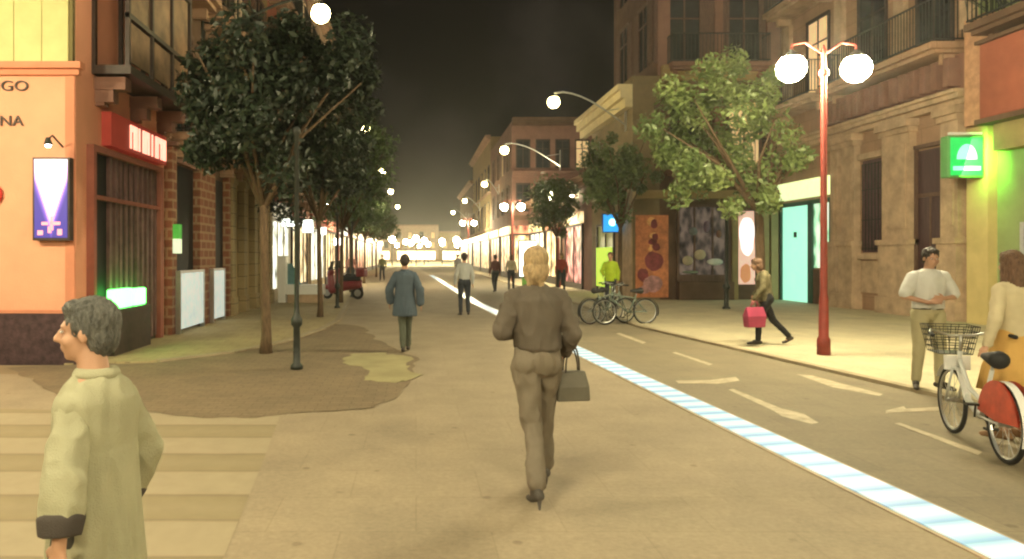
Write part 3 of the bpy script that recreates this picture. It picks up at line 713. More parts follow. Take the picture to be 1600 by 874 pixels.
# low shops
t = building('low_shops', 'low row of shops with red lit interior behind the far right tree', RB, 32.003, 49.95, 5.2, 10, M['pink'], gh=9)
shop(RB, t, 33.6, 37.5, 3.2, glow_mat('red_interior', (.02,.006,.006), (.18,.03,.03), (1,.5,.45), .8), litp, 'frame', 2, .3); shop(RB, t, 38.5, 43, 3.2, litp, litr, 'frame', 3); shop(RB, t, 43.6, 49, 3.2, litw, litp, 'frame', 3)
# D
t = thing('pink_building', 'pink brown building with timber gallery facing us down the right side', 'building')
MB().box(6.8, 22, 50, 64, 0, 11.2).build('wall', M['pink'], t)
cornice(FD, t, 6.8, 12.5, 10.9, M['brown'], .6, .5); cornice(FD, t, 6.8, 12.5, 7.3, M['pink'], .5, .35); cornice(FD, t, 6.8, 12.5, 4.2, M['brown'], .4, .3)
for z in (4.8, 7.9):
    for u in (7.6, 9.0, 10.4, 11.8): french_window(FD, t, u, z, .85, 1.9, random.random() < .4, False)
for z in (4.8, 7.9):
    for u in (52, 55, 58, 61.5): french_window(RD, t, u, z, 1.0, 1.9, random.random() < .4, True)
shop(FD, t, 6.9, 9.2, 3.2, litp, litr, 'frame', 2); shop(FD, t, 9.6, 12.3, 3.2, litr, litp, 'frame', 2); shop(RD, t, 50.5, 56, 3.2, litp, litp, 'frame', 3); shop(RD, t, 57, 63.5, 3.2, litr, litp, 'frame', 3)
t = building('far_right_house', 'ochre three storey house beyond the pink brown building on the right', RD, 64, 84, 12.5, 12, M['ochre'], nwin=6, lit=.4, balc=False, shutters=False)
shop(RD, t, 65, 73, 3.2, litp, litp, 'frame', 4); shop(RD, t, 74, 83, 3.2, litp, litr, 'frame', 4)
t = building('last_right_house', 'brown house closing the right row before the bright far plaza', RD, 84, 108, 10.5, 12, M['brown'], nwin=7, lit=.5, balc=False, shutters=False)
shop(RD, t, 85, 106, 3.2, litp, litw, 'frame', 6)
# far end, across the plaza
FE = FC('F', 215)
random.seed(12)
x = -75
labs = ['wide ochre block closing the view at far left of the plaza','low pale block at the far end, left of the street axis','bright pale block straight at the end of the street','ochre block at the far end, just right of the axis','brown block at the far right end of the plaza']
for i, (w, h, m) in enumerate(((52,12,'ochre'),(16,9.5,'stone2'),(14,11,'stone2'),(16,9,'ochre'),(52,13,'brown'))):
    t = building('far_block', labs[i], FE, x, x+w-.1, h, 12, M[m], nwin=max(4, int(w/4)), sh=3.0, gh=4, lit=.6, balc=False, shutters=False, winh=1.8, group='blocks beyond the far plaza')
    shop(FE, t, x+1, x+w-1, 3.2, glow_mat('far_shop_glow', (.4,.25,.1), (1,.7,.35), (1,.9,.6), 5), None, 'frame', 8)
    x += w

# ---------------------------------------------------------------- lamps
random.seed(5)
def pendant(root, x, y, z, gm='glow', r=.23):
    """a lit globe with cap at local x,y,z"""
    g = MB().ell((x, y, z), (r, r, r), seg=12, st=8).build('globe', M[gm], root, True)
    MB().lathe([(r*.98,.02),(r*.9,.09),(r*.45,.22),(.03,.30)], (x,y,z), 16).build('shade', M['iron'], root)
    return g
def bracket_lamp(side, x, y, z, label, group):
    wall = -5.16 if side < 0 else (8.0 if y < 33 else (8.0 if y < 50 else 6.8))
    t = thing('bracket_lamp', label, 'street lamp', (wall, y, z), group=group)
    dx = x-wall
    b = MB(); pts = [(-.0,0,-.9)] + [(dx*k/8*(1.0), 0, -.9+1.3*math.sin(min(1,k/8*1.05)*PI/2)-(.0 if k < 8 else .06)) for k in range(1, 9)]
    b.tube(pts, .035, 8); b.tube([(0,0,-.2),(dx*.25,0,-.32)], .02, 6); b.box(0 if side > 0 else 0, -.04*side, -.1, .1, -1.1, 0)
    b.build('arm', M['chrome'] if side > 0 else M['iron'], t)
    pendant(t, dx, 0, 0, 'glowb')
    return t
names = ['nearest','second','third','fourth','fifth','sixth']
for i, y in enumerate((17.0, 32.7, 48.4, 64, 84)):
    bracket_lamp(-1, -2.3 if i < 4 else -2.2, y, 7.5, f'{names[i]} lit globe lamp on a wall arm above the left facades', 'bracket lamps along the left facades')
for i, (x, y) in enumerate(((5.24, 26.8), (4.9, 39), (5.6, 57.5), (5.2, 75), (5.0, 95))):
    bracket_lamp(1, x, y, 7.5, f'{names[i]} lit globe lamp on a curved wall arm over the right side', 'bracket lamps along the right facades')
# hanging lamp on a span wire (above the frame)
t = thing('span_wire_lamp', 'globe lamp hung from a wire spanning the street above the near double lamp post', 'street lamp', (5.2, 11.3, 7.5))
MB().tube([(-10.3,0,1.6),(-5,0,1.0),(0,0,.55),(4,0,1.0),(8.3,0,1.6)], .012).tube([(0,0,.55),(0,0,.28)], .02).build('wire', M['iron'], t)
pendant(t, 0, 0, 0)
for lx, ly, ll in ((1.0, -2.5, 'added unseen globe lamp hung on a wire above and behind the viewer'), (-2.3, 1.0, 'unseen globe lamp hung on a wire high over the banded paving')):  # unseen lamps to light the foreground; the one behind the viewer is added
    c = copy_tree(t); c.location = (lx, ly, 7.5); c['label'] = ll; t['group'] = c['group'] = 'lamps hung on span wires'
# double globe posts
def double_post(pm_):
    t = thing('double_lamp_post', '', 'lamp post')
    b = MB(); b.lathe([(.10,0),(.10,.25),(.075,.3),(.07,.9),(.055,1.0),(.045,4.2),(.035,4.9),(.05,4.95),(.0,5.08)], seg=12); b.build('post', M[pm_], t, True)
    b = MB(); b.tube([(-.53,0,4.98),(-.52,0,5.06),(-.3,0,5.10),(0,0,4.9),(.3,0,5.10),(.52,0,5.06),(.53,0,4.98)], .02, 8); b.lathe([(.07,4.55),(.08,4.6),(.07,4.65)]); b.build('crossbar', M['redpost'], t)
    for s_ in (-1, 1): pendant(t, s_*.53, 0, 4.68, 'glow', .225)
    return t
dp = double_post('redpost')
dp.location = (6.66, 11.5, .035); dp['label'] = 'tall dark red lamp post with two bright globes, nearest on the right'; dp['group'] = 'double lamp posts'
for x, y, l in ((7.3, 36, 'double lamp post above the far right tree'), (6.04, 44, 'double lamp post left of the far right tree, over the white lit panel'), (6.2, -4.0, 'added unseen double lamp post behind the viewer on the right'), (-4.2, -3.5, 'added unseen double lamp post behind the viewer on the left'), (-7.6, 5.4, 'added double lamp post out of view in the side street on the left'), (-4.4, 40, 'double lamp post down the left pavement among the trees'), (4.9, 66, 'double lamp post far down the right side')):  # posts behind the viewer and in the side street are added lights
    c = copy_tree(dp); c.location = (x, y, .035); c['label'] = l
# far plaza lamps
fp = thing('plaza_lamp', 'post lamp with glowing globe on the bright far plaza', 'lamp post', (0,0,0), group='lamps on the far plaza')
MB().lathe([(.12,0),(.08,.5),(.05,4.1)], seg=8).build('post', M['iron'], fp)
MB().ell((0,0,4.4), (.5,.5,.5), seg=10, st=7).build('globe', M['glowfar'], fp, True)
pts = [(-4,118),(1.5,128),(7,122),(-9,140),(-1,150),(9,146),(16,155),(-14,165),(3,172),(-5,185),(11,190),(20,180),(26,160),(-22,175),(0,114),(-7,126),(5,135),(-2,139),(12,128),(6,160),(-8,152),(1,195)]
for i, (x, y) in enumerate(pts):
    c = fp if i == 0 else copy_tree(fp); c.location = (x, y, .006)

# ---------------------------------------------------------------- trees
def tree(x, y, tr, ctr, rad, label, lm, n=5200, leaf=.085, group='street trees', seed=1, trunkr=.085, nb=9, loose=0):
    """x,y base; tr height of first fork; ctr crown centre (local), rad crown radii"""
    rnd = random.Random(seed)
    t = thing('street_tree', label, 'tree', (x, y, .02), group=group)
    b = MB(); lean = rnd.uniform(-.06,.06)
    b.tube([(0,0,-.02),(.01,0,.3),(lean*.6,lean,tr*.6),(lean,lean*.5,tr)], [trunkr*1.35, trunkr, trunkr*.9, trunkr*.85], 10)
    c = Vector(ctr); tips = []
    for i in range(nb):
        a = 2*PI*i/nb+rnd.uniform(-.3,.3); e = rnd.uniform(-.25,.85)
        p = c+Vector((math.cos(a)*math.cos(e)*rad[0]*.8, math.sin(a)*math.cos(e)*rad[1]*.8, math.sin(e)*rad[2]*.85))
        s0 = Vector((lean, lean*.5, tr-.15)); mid = s0.lerp(p, .5)+Vector((rnd.uniform(-.2,.2),rnd.uniform(-.2,.2),.15))
        b.tube([s0, mid, p], [trunkr*.6, trunkr*.33, .012], 6); tips += [p, mid.lerp(p,.5)]
    b.build('trunk', M['bark'], t, True)
    # clumps of leaves
    clumps = []
    for i in range(58):
        while True:
            d = Vector((rnd.uniform(-1,1), rnd.uniform(-1,1), rnd.uniform(-1,1)))
            if .25 < d.length < 1: break
        d = d*(.55+.45*rnd.random())/max(.6, d.length**.5)
        w = 1+(.22+.5*loose)*noise.noise(d*2+Vector((seed,0,0)))+loose*rnd.uniform(-.1,.25)
        clumps.append((c+Vector((d.x*rad[0], d.y*rad[1], d.z*rad[2]))*w*.9, rnd.uniform(.13,.30)*(1-.35*loose)*(rad[0]+rad[2])*.55))
    vs = []; fs = []
    for i in range(n):
        cc, cr = clumps[rnd.randrange(len(clumps))]
        d = Vector((rnd.gauss(0,1), rnd.gauss(0,1), rnd.gauss(0,1))).normalized()
        p = cc+d*cr*(rnd.random()**.4)
        out = (p-c).normalized()
        nrm = (out*.6+Vector((rnd.gauss(0,.6), rnd.gauss(0,.6), rnd.gauss(0,.6)+.5))).normalized()
        a = nrm.cross(Vector((rnd.gauss(0,1),rnd.gauss(0,1),rnd.gauss(0,1)))).normalized(); bb = nrm.cross(a)
        l = leaf*rnd.uniform(.5,1.5); w = l*.42; o = len(vs)
        vs += [p-a*l*.5, p-a*l*.05+bb*w*.5-nrm*l*.05, p+a*l*.5-nrm*l*.16, p-a*l*.05-bb*w*.5-nrm*l*.05, p+nrm*.0]
        fs += [(o,o+1,o+2),(o,o+2,o+3)]
    me = bpy.data.meshes.new('crown'); me.from_pydata([tuple(v) for v in vs], [], fs); me.materials.append(lm); me.update()
    o = bpy.data.objects.new('crown', me); COL.objects.link(o); o.parent = t
    return t
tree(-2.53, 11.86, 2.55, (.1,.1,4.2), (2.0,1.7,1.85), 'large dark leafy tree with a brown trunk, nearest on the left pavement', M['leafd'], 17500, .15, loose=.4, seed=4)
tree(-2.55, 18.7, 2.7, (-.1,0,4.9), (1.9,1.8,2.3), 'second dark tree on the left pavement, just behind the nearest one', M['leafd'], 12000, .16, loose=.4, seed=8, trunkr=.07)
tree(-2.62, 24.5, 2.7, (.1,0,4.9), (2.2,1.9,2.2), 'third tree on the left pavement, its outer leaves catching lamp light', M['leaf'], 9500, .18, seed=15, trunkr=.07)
tree(-2.9, 31.5, 2.7, (.1,0,4.3), (1.9,1.8,1.7), 'fourth tree along the left pavement', M['leaf'], 5500, .2, seed=21, trunkr=.07)
tree(-3.1, 42, 2.7, (.1,0,4.3), (2.0,1.8,1.7), 'fifth tree along the left pavement', M['leaf'], 4000, .24, seed=22, trunkr=.07)
tree(-3.1, 55, 2.7, (0,0,4.2), (2.0,1.8,1.7), 'last small looking tree far down the left pavement', M['leaf'], 3000, .3, seed=25, trunkr=.07)
tree(8.9, 18.2, 2.9, (-1.0,-.1,4.6), (2.35,1.7,2.45), 'bright leafy tree beside the nearest double lamp post, lit yellow', leafmat('lit_citrus_leaf', (.10,.16,.05), (.24,.30,.10)), 11500, .15, loose=.8, seed=31, trunkr=.13)  # yellow lamplight is put into this paler leaf colour
tree(6.95, 24, 2.7, (-.1,0,4.45), (1.6,1.6,1.7), 'green tree under the cream cornice, middle one of the right row', leafmat('part_lit_citrus_leaf', (.07,.11,.04), (.17,.23,.08)), 7500, .15, loose=.6, seed=37, trunkr=.08)  # some lamplight is put into this leaf colour too
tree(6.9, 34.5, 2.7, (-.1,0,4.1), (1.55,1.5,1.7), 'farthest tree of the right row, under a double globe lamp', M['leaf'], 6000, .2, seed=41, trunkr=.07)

# slim posts
def slim_post(x, y, h, label, cat='post', m='iron', r=.035):
    b = MB(); b.lathe([(r*2.6,0),(r*2.6,.05),(r*1.6,.09),(r*1.4,.6),(r*2.4,.64),(r*2.4,.72),(r*1.3,.78),(r,.9),(r,h-.12),(r*1.8,h-.1),(r*1.5,h-.02),(.002,h)], seg=12)
    o = b.build('slim_post', M[m], None, True, (x, y, .02)); return tag(o, label, cat, 'slim posts on the pavements')
slim_post(-1.72, 10.15, 3.5, 'dark slim post with an ornate collar in front of the nearest left tree', r=.034)
slim_post(9.48, 21.5, 3.3, 'black slim post in front of the shop display window on the right', r=.045)
slim_post(-2.45, 21.9, 3.0, 'dark slim post between the second and third left trees')
slim_post(-2.5, 27.6, 3.0, 'dark slim post beside the dark red scooter')

# small lit signs on the left shops
sg0 = None
for i, (y, z, w, h, l) in enumerate(((26.5, 2.9, .6, .32, 'small white lit box sign, first along the terracotta house'), (31.0, 2.95, .5, .6, 'taller white lit box sign at the end of the terracotta house'), (35.5, 2.9, .5, .4, 'white lit box sign on the pale cream house'), (42.5, 2.5, .45, .45, 'white lit box sign far along the pale cream house'))):
    t = thing('box_sign', l, 'sign', (-4.75, y, z), group='white lit box signs on the left')
    MB().box(-w/2, w/2, -.08, .08, -h/2, h/2).build('case', M['chrome'], t, bevel=.02)
    MB().box(-w/2+.03, w/2-.03, -.09, -.081, -h/2+.03, h/2-.03).build('face', mat('white_sign_face', (.95,1,.95), emis=5, ecol=(.92,1,.9)), t)
    MB().box(-.42, -w/2, -.02, .02, -.02, .02).build('bracket', M['iron'], t)
# lit advert panel on right kerb
t = thing('advert_panel', 'bright white lit advertising panel standing on the right pavement', 'advert panel', (5.95, 37.5, .035))
MB().box(-.5,.5,-.1,.1,.45,2.45).build('case', M['iron'], t, bevel=.03); MB().box(-.44,.44,-.112,-.101,.52,2.38).build('face', mat('advert_face', (.95,1,.92), emis=3.2, ecol=(.92,1,.88)), t)
MB().box(-.3,.3,-.07,.07,0,.45).build('foot', mat('green_foot', (.12,.3,.06)), t)

# ---------------------------------------------------------------- vehicles
def rbox(mb, pts):  # side profile prism along x
    n = len(pts); return mb
# white counter outside the lit shops
t = thing('display_counter', 'white display counter with tall end panel and blue green sheet behind left trunks', 'counter', (-3.95, 24.6, .03))
wp = mat('white_counter_paint', (.85,.86,.84), .4, .04, 2)
MB().box(-.55,.75,-.3,.3,.28,.62).build('counter_top', wp, t, bevel=.02)
MB().box(-.5,.7,-.25,.25,.0,.279).build('base', M['stone2'], t)
MB().box(-.82,-.55,-.3,.3,.0,1.62).build('end_panel', wp, t, bevel=.02)
MB().add([(-.52,-.1,.63),(-.05,-.1,.63),(-.35,-.1,1.35),(-.52,-.1,1.35),(-.52,-.07,.63),(-.05,-.07,.63),(-.35,-.07,1.35),(-.52,-.07,1.35)], [(0,1,2,3),(7,6,5,4),(0,4,5,1),(1,5,6,2),(2,6,7,3),(3,7,4,0)]).build('side_sheet', mat('teal_sheet', (.10,.22,.25), .4, .2, 4), t)
# red scooter
def scooter(loc, rz, label, paint):
    t = thing('parked_scooter', label, 'scooter', loc, rz)
    for y in (-.62,.62):
        w = MB().torus((0,y,.24), .18, .055, 'X', 24, 8).build('wheel', M['rubber'], t, True); MB().lathe([(.13,-.03),(.13,.03)], (0,y,.24), 14, M=Matrix.Rotation(R(90),3,'Y')).build('rim', M['chrome'], w)
    b = MB(); b.cap((0,-.62,.55),(0,-.05,.50),.17,.19); b.cap((0,-.1,.45),(0,.42,.33),.14,.12); b.cap((0,.42,.34),(0,.5,.95),.15,.13); b.ell((0,.6,.45),(.11,.2,.1)); b.ell((0,.46,1.0),(.17,.12,.13))
    remesh(b, 'body', paint, t, .02, 4)
    MB().cap((0,-.62,.76),(0,-.05,.78),.11,.12).build('seat', M['rubber'], t, True)
    b = MB(); b.tube([(-.36,.38,1.14),(-.1,.42,1.1),(.1,.42,1.1),(.36,.38,1.14)], .022); b.build('handlebar', M['iron'], t, True)
    MB().box(-.2,.2,-.95,-.6,.84,1.14).build('top_box', paint, t, bevel=.06)
    MB().ell((0,.58,1.0),(.08,.05,.07)).build('headlight', M['chrome'], t, True)
    b = MB(); b.add([(-.2,.5,1.1),(.2,.5,1.1),(.15,.38,1.42),(-.15,.38,1.42)],[(0,1,2,3)]); b.build('windshield', M['glass'], t)
    return t
redp = mat('dark_red_gloss', (.20,.03,.035), .3, .15, 3)
scooter((-2.75,26.3,.03), R(72), 'dark red scooter parked across the left pavement, nearest of two', redp)
scooter((-2.85,29.0,.03), R(55), 'dark red scooter parked just behind the other red one', redp)

# bicycles
def bicycle(loc, rz, label, group=None, city=False, frame_m=None, steer=0, H=.62):
    t = thing('bicycle', label, 'bicycle', loc, rz, group)
    r = H/2; fm = frame_m or M['chrome']
    def wheel(y, ang=0):
        Mx = Matrix.Rotation(ang, 3, 'Z')
        w = MB().torus((0,y,r), r-.018, .018, 'X', 32, 7, Mx).build('wheel', M['rubber'], t, True)
        b = MB().torus((0,y,r), r-.045, .012, 'X', 32, 5, Mx)
        for i in range(18):
            a = 2*PI*i/18; s_ = .02*(1 if i % 2 else -1)
            b.tube([Vector((0,y,r))+Mx@Vector((s_,0,0)), Vector((0,y,r))+Mx@Vector((0,(r-.045)*math.cos(a),(r-.045)*math.sin(a)))], .0022, 4)
        b.tube([Vector((0,y,r))+Mx@Vector((-.05,0,0)), Vector((0,y,r))+Mx@Vector((.05,0,0))], .022, 8)
        b.build('rim', M['chrome'], w)
    yr, yf = -.5, .52; wheel(yr); wheel(yf, steer)
    bb = (0,-.08,.28); st = (0,-.27,.70); hd = (0,.34,.78); hb_ = (0,.37,.62)
    b = MB()
    if city:
        b.tube([hb_, (0,.2,.38), (0,.0,.30), bb], .026, 8); b.tube([(0,.35,.70),(0,.15,.48),(0,-.12,.40)], .018, 8)
    else:
        b.tube([hb_, bb], .018, 8); b.tube([(0,.35,.72),(0,-.25,.62)], .016, 8)
    b.tube([bb, st], .017, 8); b.tube([hb_, hd], .02, 8)
    for s_ in (-1,1):
        b.tube([(s_*.03,-.1,.29),(s_*.055,yr,r)], .010, 6); b.tube([(0,-.25,.6),(s_*.055,yr,r)], .009, 6)
    b.build('frame', fm, t, True)
    b = MB(); 
    for s_ in (-1,1): b.tube([(s_*.045,.38,.62),(s_*.05,yf,r)], .011, 6)
    b.tube([(-.05,.38,.62),(.05,.38,.62)], .014, 6); b.build('fork', fm, t, True)
    b = MB(); b.tube([hd,(0,.33,.92)], .013, 8); b.tube([(-.29,.16,.95),(-.24,.3,.97),(-.08,.34,.92),(.08,.34,.92),(.24,.3,.97),(.29,.16,.95)], .011, 8); ho = b.build('handlebar', M['chrome'], t, True)
    for s_ in (-1,1): MB().cap((s_*.285,.18,.952),(s_*.30,.07,.945),.018,.018).build('grip', M['rubber'], ho, True)
    b = MB(); b.cap((0,-.38,.80),(0,-.14,.80),.075,.03); sd = b.build('saddle', M['rubber'], t, True)
    MB().tube([st,(0,-.28,.79)], .012).build('seat_post', M['chrome'], sd)
    for yy, a0, a1 in ((yr, R(20), R(200)), (yf, R(30), R(170))):
        b2 = [ (0, yy+(r+.025)*math.cos(a), r+(r+.025)*math.sin(a)) for a in [a0+(a1-a0)*k/14 for k in range(15)]]
        b = MB(); rings = [[(s_*.028, p[1], p[2]+ .004*(1-abs(s_))) for s_ in (-1,-.5,.5,1)] for p in b2]
        o = len(b.v)
        for rg in rings: b.v += rg
        for i in range(14):
            for k_ in range(3): b.f.append((o+i*4+k_, o+i*4+k_+1, o+(i+1)*4+k_+1, o+(i+1)*4+k_))
        b.build('mudguard', M['white'] if city else M['iron'], t, True)
    b = MB().torus((.06,-.08,.28), .085, .008, 'X', 20, 5)
    b.tube([(.05,-.08,.28),(.08,.02,.16)], .009, 5); b.tube([(-.05,-.08,.28),(-.08,-.18,.40)], .009, 5); b.box(.06,.15,-.01,.05,.15,.17); b.box(-.15,-.06,-.21,-.15,.39,.41)
    b.build('crank', M['iron'], t)
    if city:
        rg = mat('red_skirt_guard', (.50,.07,.035), .45, .25, 9)
        for s_ in (-1,1):
            pts = [(s_*.05, yr+(r+.03)*math.cos(a), r+(r+.03)*math.sin(a)) for a in [R(8)+R(164)*k/16 for k in range(17)]]
            q = MB(); cpt = (s_*.06, yr, r+.02); n = len(pts); pts2 = [(p[0]+s_*.012,p[1],p[2]) for p in pts]
            q.add([cpt]+pts, [(0,i+1,i+2) for i in range(n-1)]); q.add([(cpt[0]+s_*.012,cpt[1],cpt[2])]+pts2, [(0,i+1,i+2) for i in range(n-1)])
            q.build('skirt_guard', rg, t)
        q = MB()
        for i in range(6):
            z = .74+.05*i; w = .13+.012*i
            q.tube([(-w,.44,z),(w,.44,z),(w,.44+.28,z),(-w,.44+.28,z),(-w,.44,z)], .004, 4)
        for i in range(7):
            for yy in (.44,.72): q.tube([(-.13+.0433*i,yy,.74),(-.19+.0633*i,yy,.99)], .003, 4)
        for i in range(1,6):
            for s_ in (-1,1): q.tube([(s_*.13,.44+.0467*i,.74),(s_*.19,.44+.0467*i,.99)], .003, 4)
        q.box(-.13,.13,.44,.72,.735,.742); q.build('basket', M['iron'], t)
        MB().box(-.10,.10,.40,.425,.60,.73).build('front_plate', M['white'], t)
    else:
        b = MB().tube([(0,-.05,.3),(.12,-.1,.0)], .009, 5); b.build('kickstand', M['iron'], t)
    return t
bx_, by_ = 4.80, 6.02
bicycle((4.80,6.02,.012), R(-18), 'white and grey city bicycle with red skirt guard beside the woman in yellow', city=True, frame_m=mat('silver_white_paint', (.62,.64,.62), .3, .08, 5))
grn = mat('grey_green_bike_paint', (.14,.18,.15), .4, .2, 6)
bicycle((4.62,17.0,.012), R(-68), 'leftmost of the three grey green bicycles parked on the kerb side', 'grey green bicycles parked at the right kerb', frame_m=grn)
bicycle((4.85,17.7,.012), R(-40), 'middle one of the three grey green parked bicycles, set farthest back', 'grey green bicycles parked at the right kerb', frame_m=M['chrome'])
bicycle((5.0,16.8,.012), R(98), 'rightmost of the three grey green parked bicycles', 'grey green bicycles parked at the right kerb', frame_m=grn)

# ---------------------------------------------------------------- people
skin = mat('skin', (.52,.30,.20), .55, .08, 6); skin2 = mat('skin_tan', (.42,.24,.16), .55, .08, 6)
def cloth(name, c, v=.12, sc=5, col2=None): return mat(name, c, .85, v, sc, .35, 160, col2=col2, spec=.2)
V = Vector
def lerp(a, b, t): return V(a).lerp(V(b), t)
BASE = dict(pel=(0,0,.95), hipL=(-.09,0,.92), hipR=(.09,0,.92), kneeL=(-.10,.03,.50), kneeR=(.10,.03,.50), ankL=(-.10,0,.09), ankR=(.10,0,.09),
            toeL=(-.12,.15,.03), toeR=(.12,.15,.03), chest=(0,0,1.28), neck=(0,.005,1.47), head=(0,.025,1.625), shL=(-.185,0,1.42), shR=(.185,0,1.42),
            elL=(-.24,-.02,1.13), elR=(.24,-.02,1.13), wrL=(-.25,.06,.89), wrR=(.25,.06,.89), hdL=(-.02,.02,-.1), hdR=(.02,.02,-.1))
def hand(b, w, d, side, s=1.0, curl=.5, palm=None):
    """palm plus five separate curled fingers. w wrist, d direction, palm: direction the palm faces"""
    w = V(w); d = V(d).normalized(); pn = V(palm) if palm else V((-side,0,0)); pn = (pn-d*pn.dot(d)).normalized(); x = d.cross(pn)*side
    # x points to thumb side
    if x.dot(V((0,1,0))) < 0 and abs(d.z) > .6: x = -x
    b.cap(w-d*.02, w+d*.02, .026*s, .026*s, 10)
    for k in range(4): b.cap(w+d*.02+x*(.006*(1.5-k)), w+d*.085*s+x*(.019*s*(1.5-k)), .017*s, .0125*s, 8)
    for k, ln in enumerate((.068,.076,.07,.054)):
        p = w+d*.088*s+x*(.021*s*(1.5-k)); dd = (d+x*.10*(1.5-k)).normalized(); dirn = dd
        for j, f in enumerate((.45,.32,.23)):
            ang = curl*(.45+.55*j); dirn = (dd*math.cos(ang)+pn*math.sin(ang)).normalized(); q = p+dirn*ln*s*f
            b.cap(p, q, (.0092-.0008*j)*s, (.0086-.001*j)*s, 8); p = q
    p = w+d*.03*s+x*.024*s; q = p+(d*.6+x*.75+pn*.25).normalized()*.036*s; r_ = q+(d*.85+x*.3+pn*.4).normalized()*.03*s
    b.cap(p, q, .0135*s, .011*s, 8); b.cap(q, r_, .0105*s, .0085*s, 8)
def ring_loft(b, secs, seg=20):
    rings = []
    for (cx, cy, z, rx, ry) in secs:
        rings.append([(cx+rx*math.cos(2*PI*k/seg), cy+ry*math.sin(2*PI*k/seg), z) for k in range(seg)])
    b.loft(rings)
def person(label, loc, heading, H, P={}, top=None, bottom=None, shoes=None, hairm=None, sk=skin, group=None, vox=.011, hy=0.0, hp=0.0,
           sleeve='long', coat=None, skirt=None, hair='short', belt=None, fem=False, heels=False, collar=None, cuff=None, tail=.90, topw=1.0, wr=.007, curl=.5):
    J = {k: V(v) for k, v in BASE.items()}; J.update({k: V(v) for k, v in P.items()})
    sc = H/1.75; rz = heading; s_ = .93 if fem else 1.0
    Rh = Matrix.Rotation(hy, 3, 'Z') @ Matrix.Rotation(hp, 3, 'X'); hc = J['head']
    def hd(x, y, z): return hc + Rh @ V((x, y, z))
    b = MB()
    # head: cranium, jaw, brow, nose, lips, chin, ears
    b.ell(hd(0,-.012,.03), (.074,.094,.090), Rh); b.ell(hd(0,.022,-.035), (.057,.066,.075), Rh); b.ell(hd(0,.055,-.083), (.026,.026,.022), Rh)
    b.ell(hd(0,.070,.028), (.05,.018,.014), Rh); b.cap(hd(0,.085,.018), hd(0,.108,-.022), .009, .0145, 8); b.ell(hd(0,.096,-.028), (.017,.012,.009), Rh)
    b.ell(hd(0,.083,-.052), (.024,.011,.007), Rh); b.ell(hd(0,.081,-.062), (.021,.011,.007), Rh)
    for q in (-1,1):
        b.ell(hd(q*.076,-.012,-.002), (.010,.020,.032), Rh); b.ell(hd(q*.043,.048,-.025), (.025,.028,.028), Rh)
    b.cap(J['neck']-V((0,0,.04)), hd(0,-.015,-.055), .060*s_, .052*s_)
    # torso and limbs
    b.cap(J['shL']+V((.05,0,-.04)), J['shR']+V((-.05,0,-.04)), .042, .042); b.ell(lerp(J['chest'], J['neck'], .1), (.145*s_,.095,.2)); b.ell(lerp(J['pel'], J['chest'], .4), (.125*s_,.09,.2)); b.ell(J['pel'], (.145,.10,.11))
    b.cap(J['neck']-V((0,0,.03)), J['chest'], .055, .10)
    for q, S_ in ((-1,'L'), (1,'R')):
        b.cap(J['sh'+S_]+V((-q*.03,0,-.045)), J['el'+S_], .040*s_, .034*s_); b.cap(J['el'+S_], J['wr'+S_], .036*s_, .024*s_)
        hand(b, J['wr'+S_], J['hd'+S_], q, .95*s_, curl)
        b.cap(J['hip'+S_], J['knee'+S_], .074, .050); b.cap(J['knee'+S_], J['ank'+S_], .050, .034); b.cap(lerp(J['knee'+S_],J['ank'+S_],.1), lerp(J['knee'+S_],J['ank'+S_],.45), .048, .046)
        b.cap(J['ank'+S_], lerp(J['ank'+S_], J['toe'+S_], .7), .034, .028)
    root = remesh(b, 'person', sk, None, vox*.85 if H > 0 else vox, 3)
    root.location = loc; root.rotation_euler.z = rz; root.scale = (sc,)*3
    tag(root, label, 'person', group)
    # eyes
    for q in (-1,1):
        e = MB().ell(hd(q*.031,.077,.008), (.013,.007,.0065), Rh, 10, 6).build('eye', mat('eye_white', (.6,.58,.55), .3), root, True)
        MB().ell(hd(q*.031,.0835,.008), (.0055,.002,.0055), Rh, 8, 5).build('iris', mat('iris', (.03,.02,.015), .3), e, True)
    # hair
    b = MB()
    if hair != 'bald':
        b.ell(hd(0,-.026,.045), (.084,.098,.092), Rh); b.ell(hd(0,-.055,-.005), (.074,.062,.085), Rh); b.ell(hd(0,.028,.092), (.062,.052,.032), Rh)
        for q in (-1,1): b.ell(hd(q*.070,-.018,.030), (.014,.04,.035), Rh)
        if hair == 'long':
            b.cap(hd(0,-.055,.02), hd(0,-.085,-.17), .08, .062); b.cap(hd(-.05,-.03,0), hd(-.07,-.045,-.17), .042, .035); b.cap(hd(.05,-.03,0), hd(.07,-.045,-.17), .042, .035)
        if hair == 'bob':
            b.ell(hd(0,-.045,-.035), (.090,.08,.10), Rh); b.ell(hd(0,-.02,.05), (.088,.102,.088), Rh); b.cap(hd(.03,-.075,-.06), hd(.035,-.07,-.14), .035, .018); b.cap(hd(-.03,-.075,-.06), hd(-.04,-.07,-.13), .035, .018)
        remesh(b, 'hair', hairm, root, .0075, 2, .008, (55,55,10))
    if hair == 'hood': pass
    # top
    tb = MB(); k = topw; sleeves = {}
    if top:
        zt = tail
        secs = [(0,0,zt,.158*k*s_,.112*k), (0,0,zt+.1,.155*k*s_,.112*k), (0,0,1.12,.150*k*s_,.110*k), (0,.0,1.27,.172*k*s_,.122*k), (0,-.005,1.38,.178*k*s_,.112*k), (0,-.003,1.44,.12*k,.085), (0,0,1.475,.070,.064)]
        off = J['chest']-V(BASE['chest'])
        secs = [(c[0]+off.x*min(1,(c[2]-.95)/.35), c[1]+off.y*min(1,max(0,(c[2]-.95)/.35)), c[2]+off.z*min(1,max(0,(c[2]-.95)/.35)), c[3], c[4]) for c in secs]
        ring_loft(tb, secs)
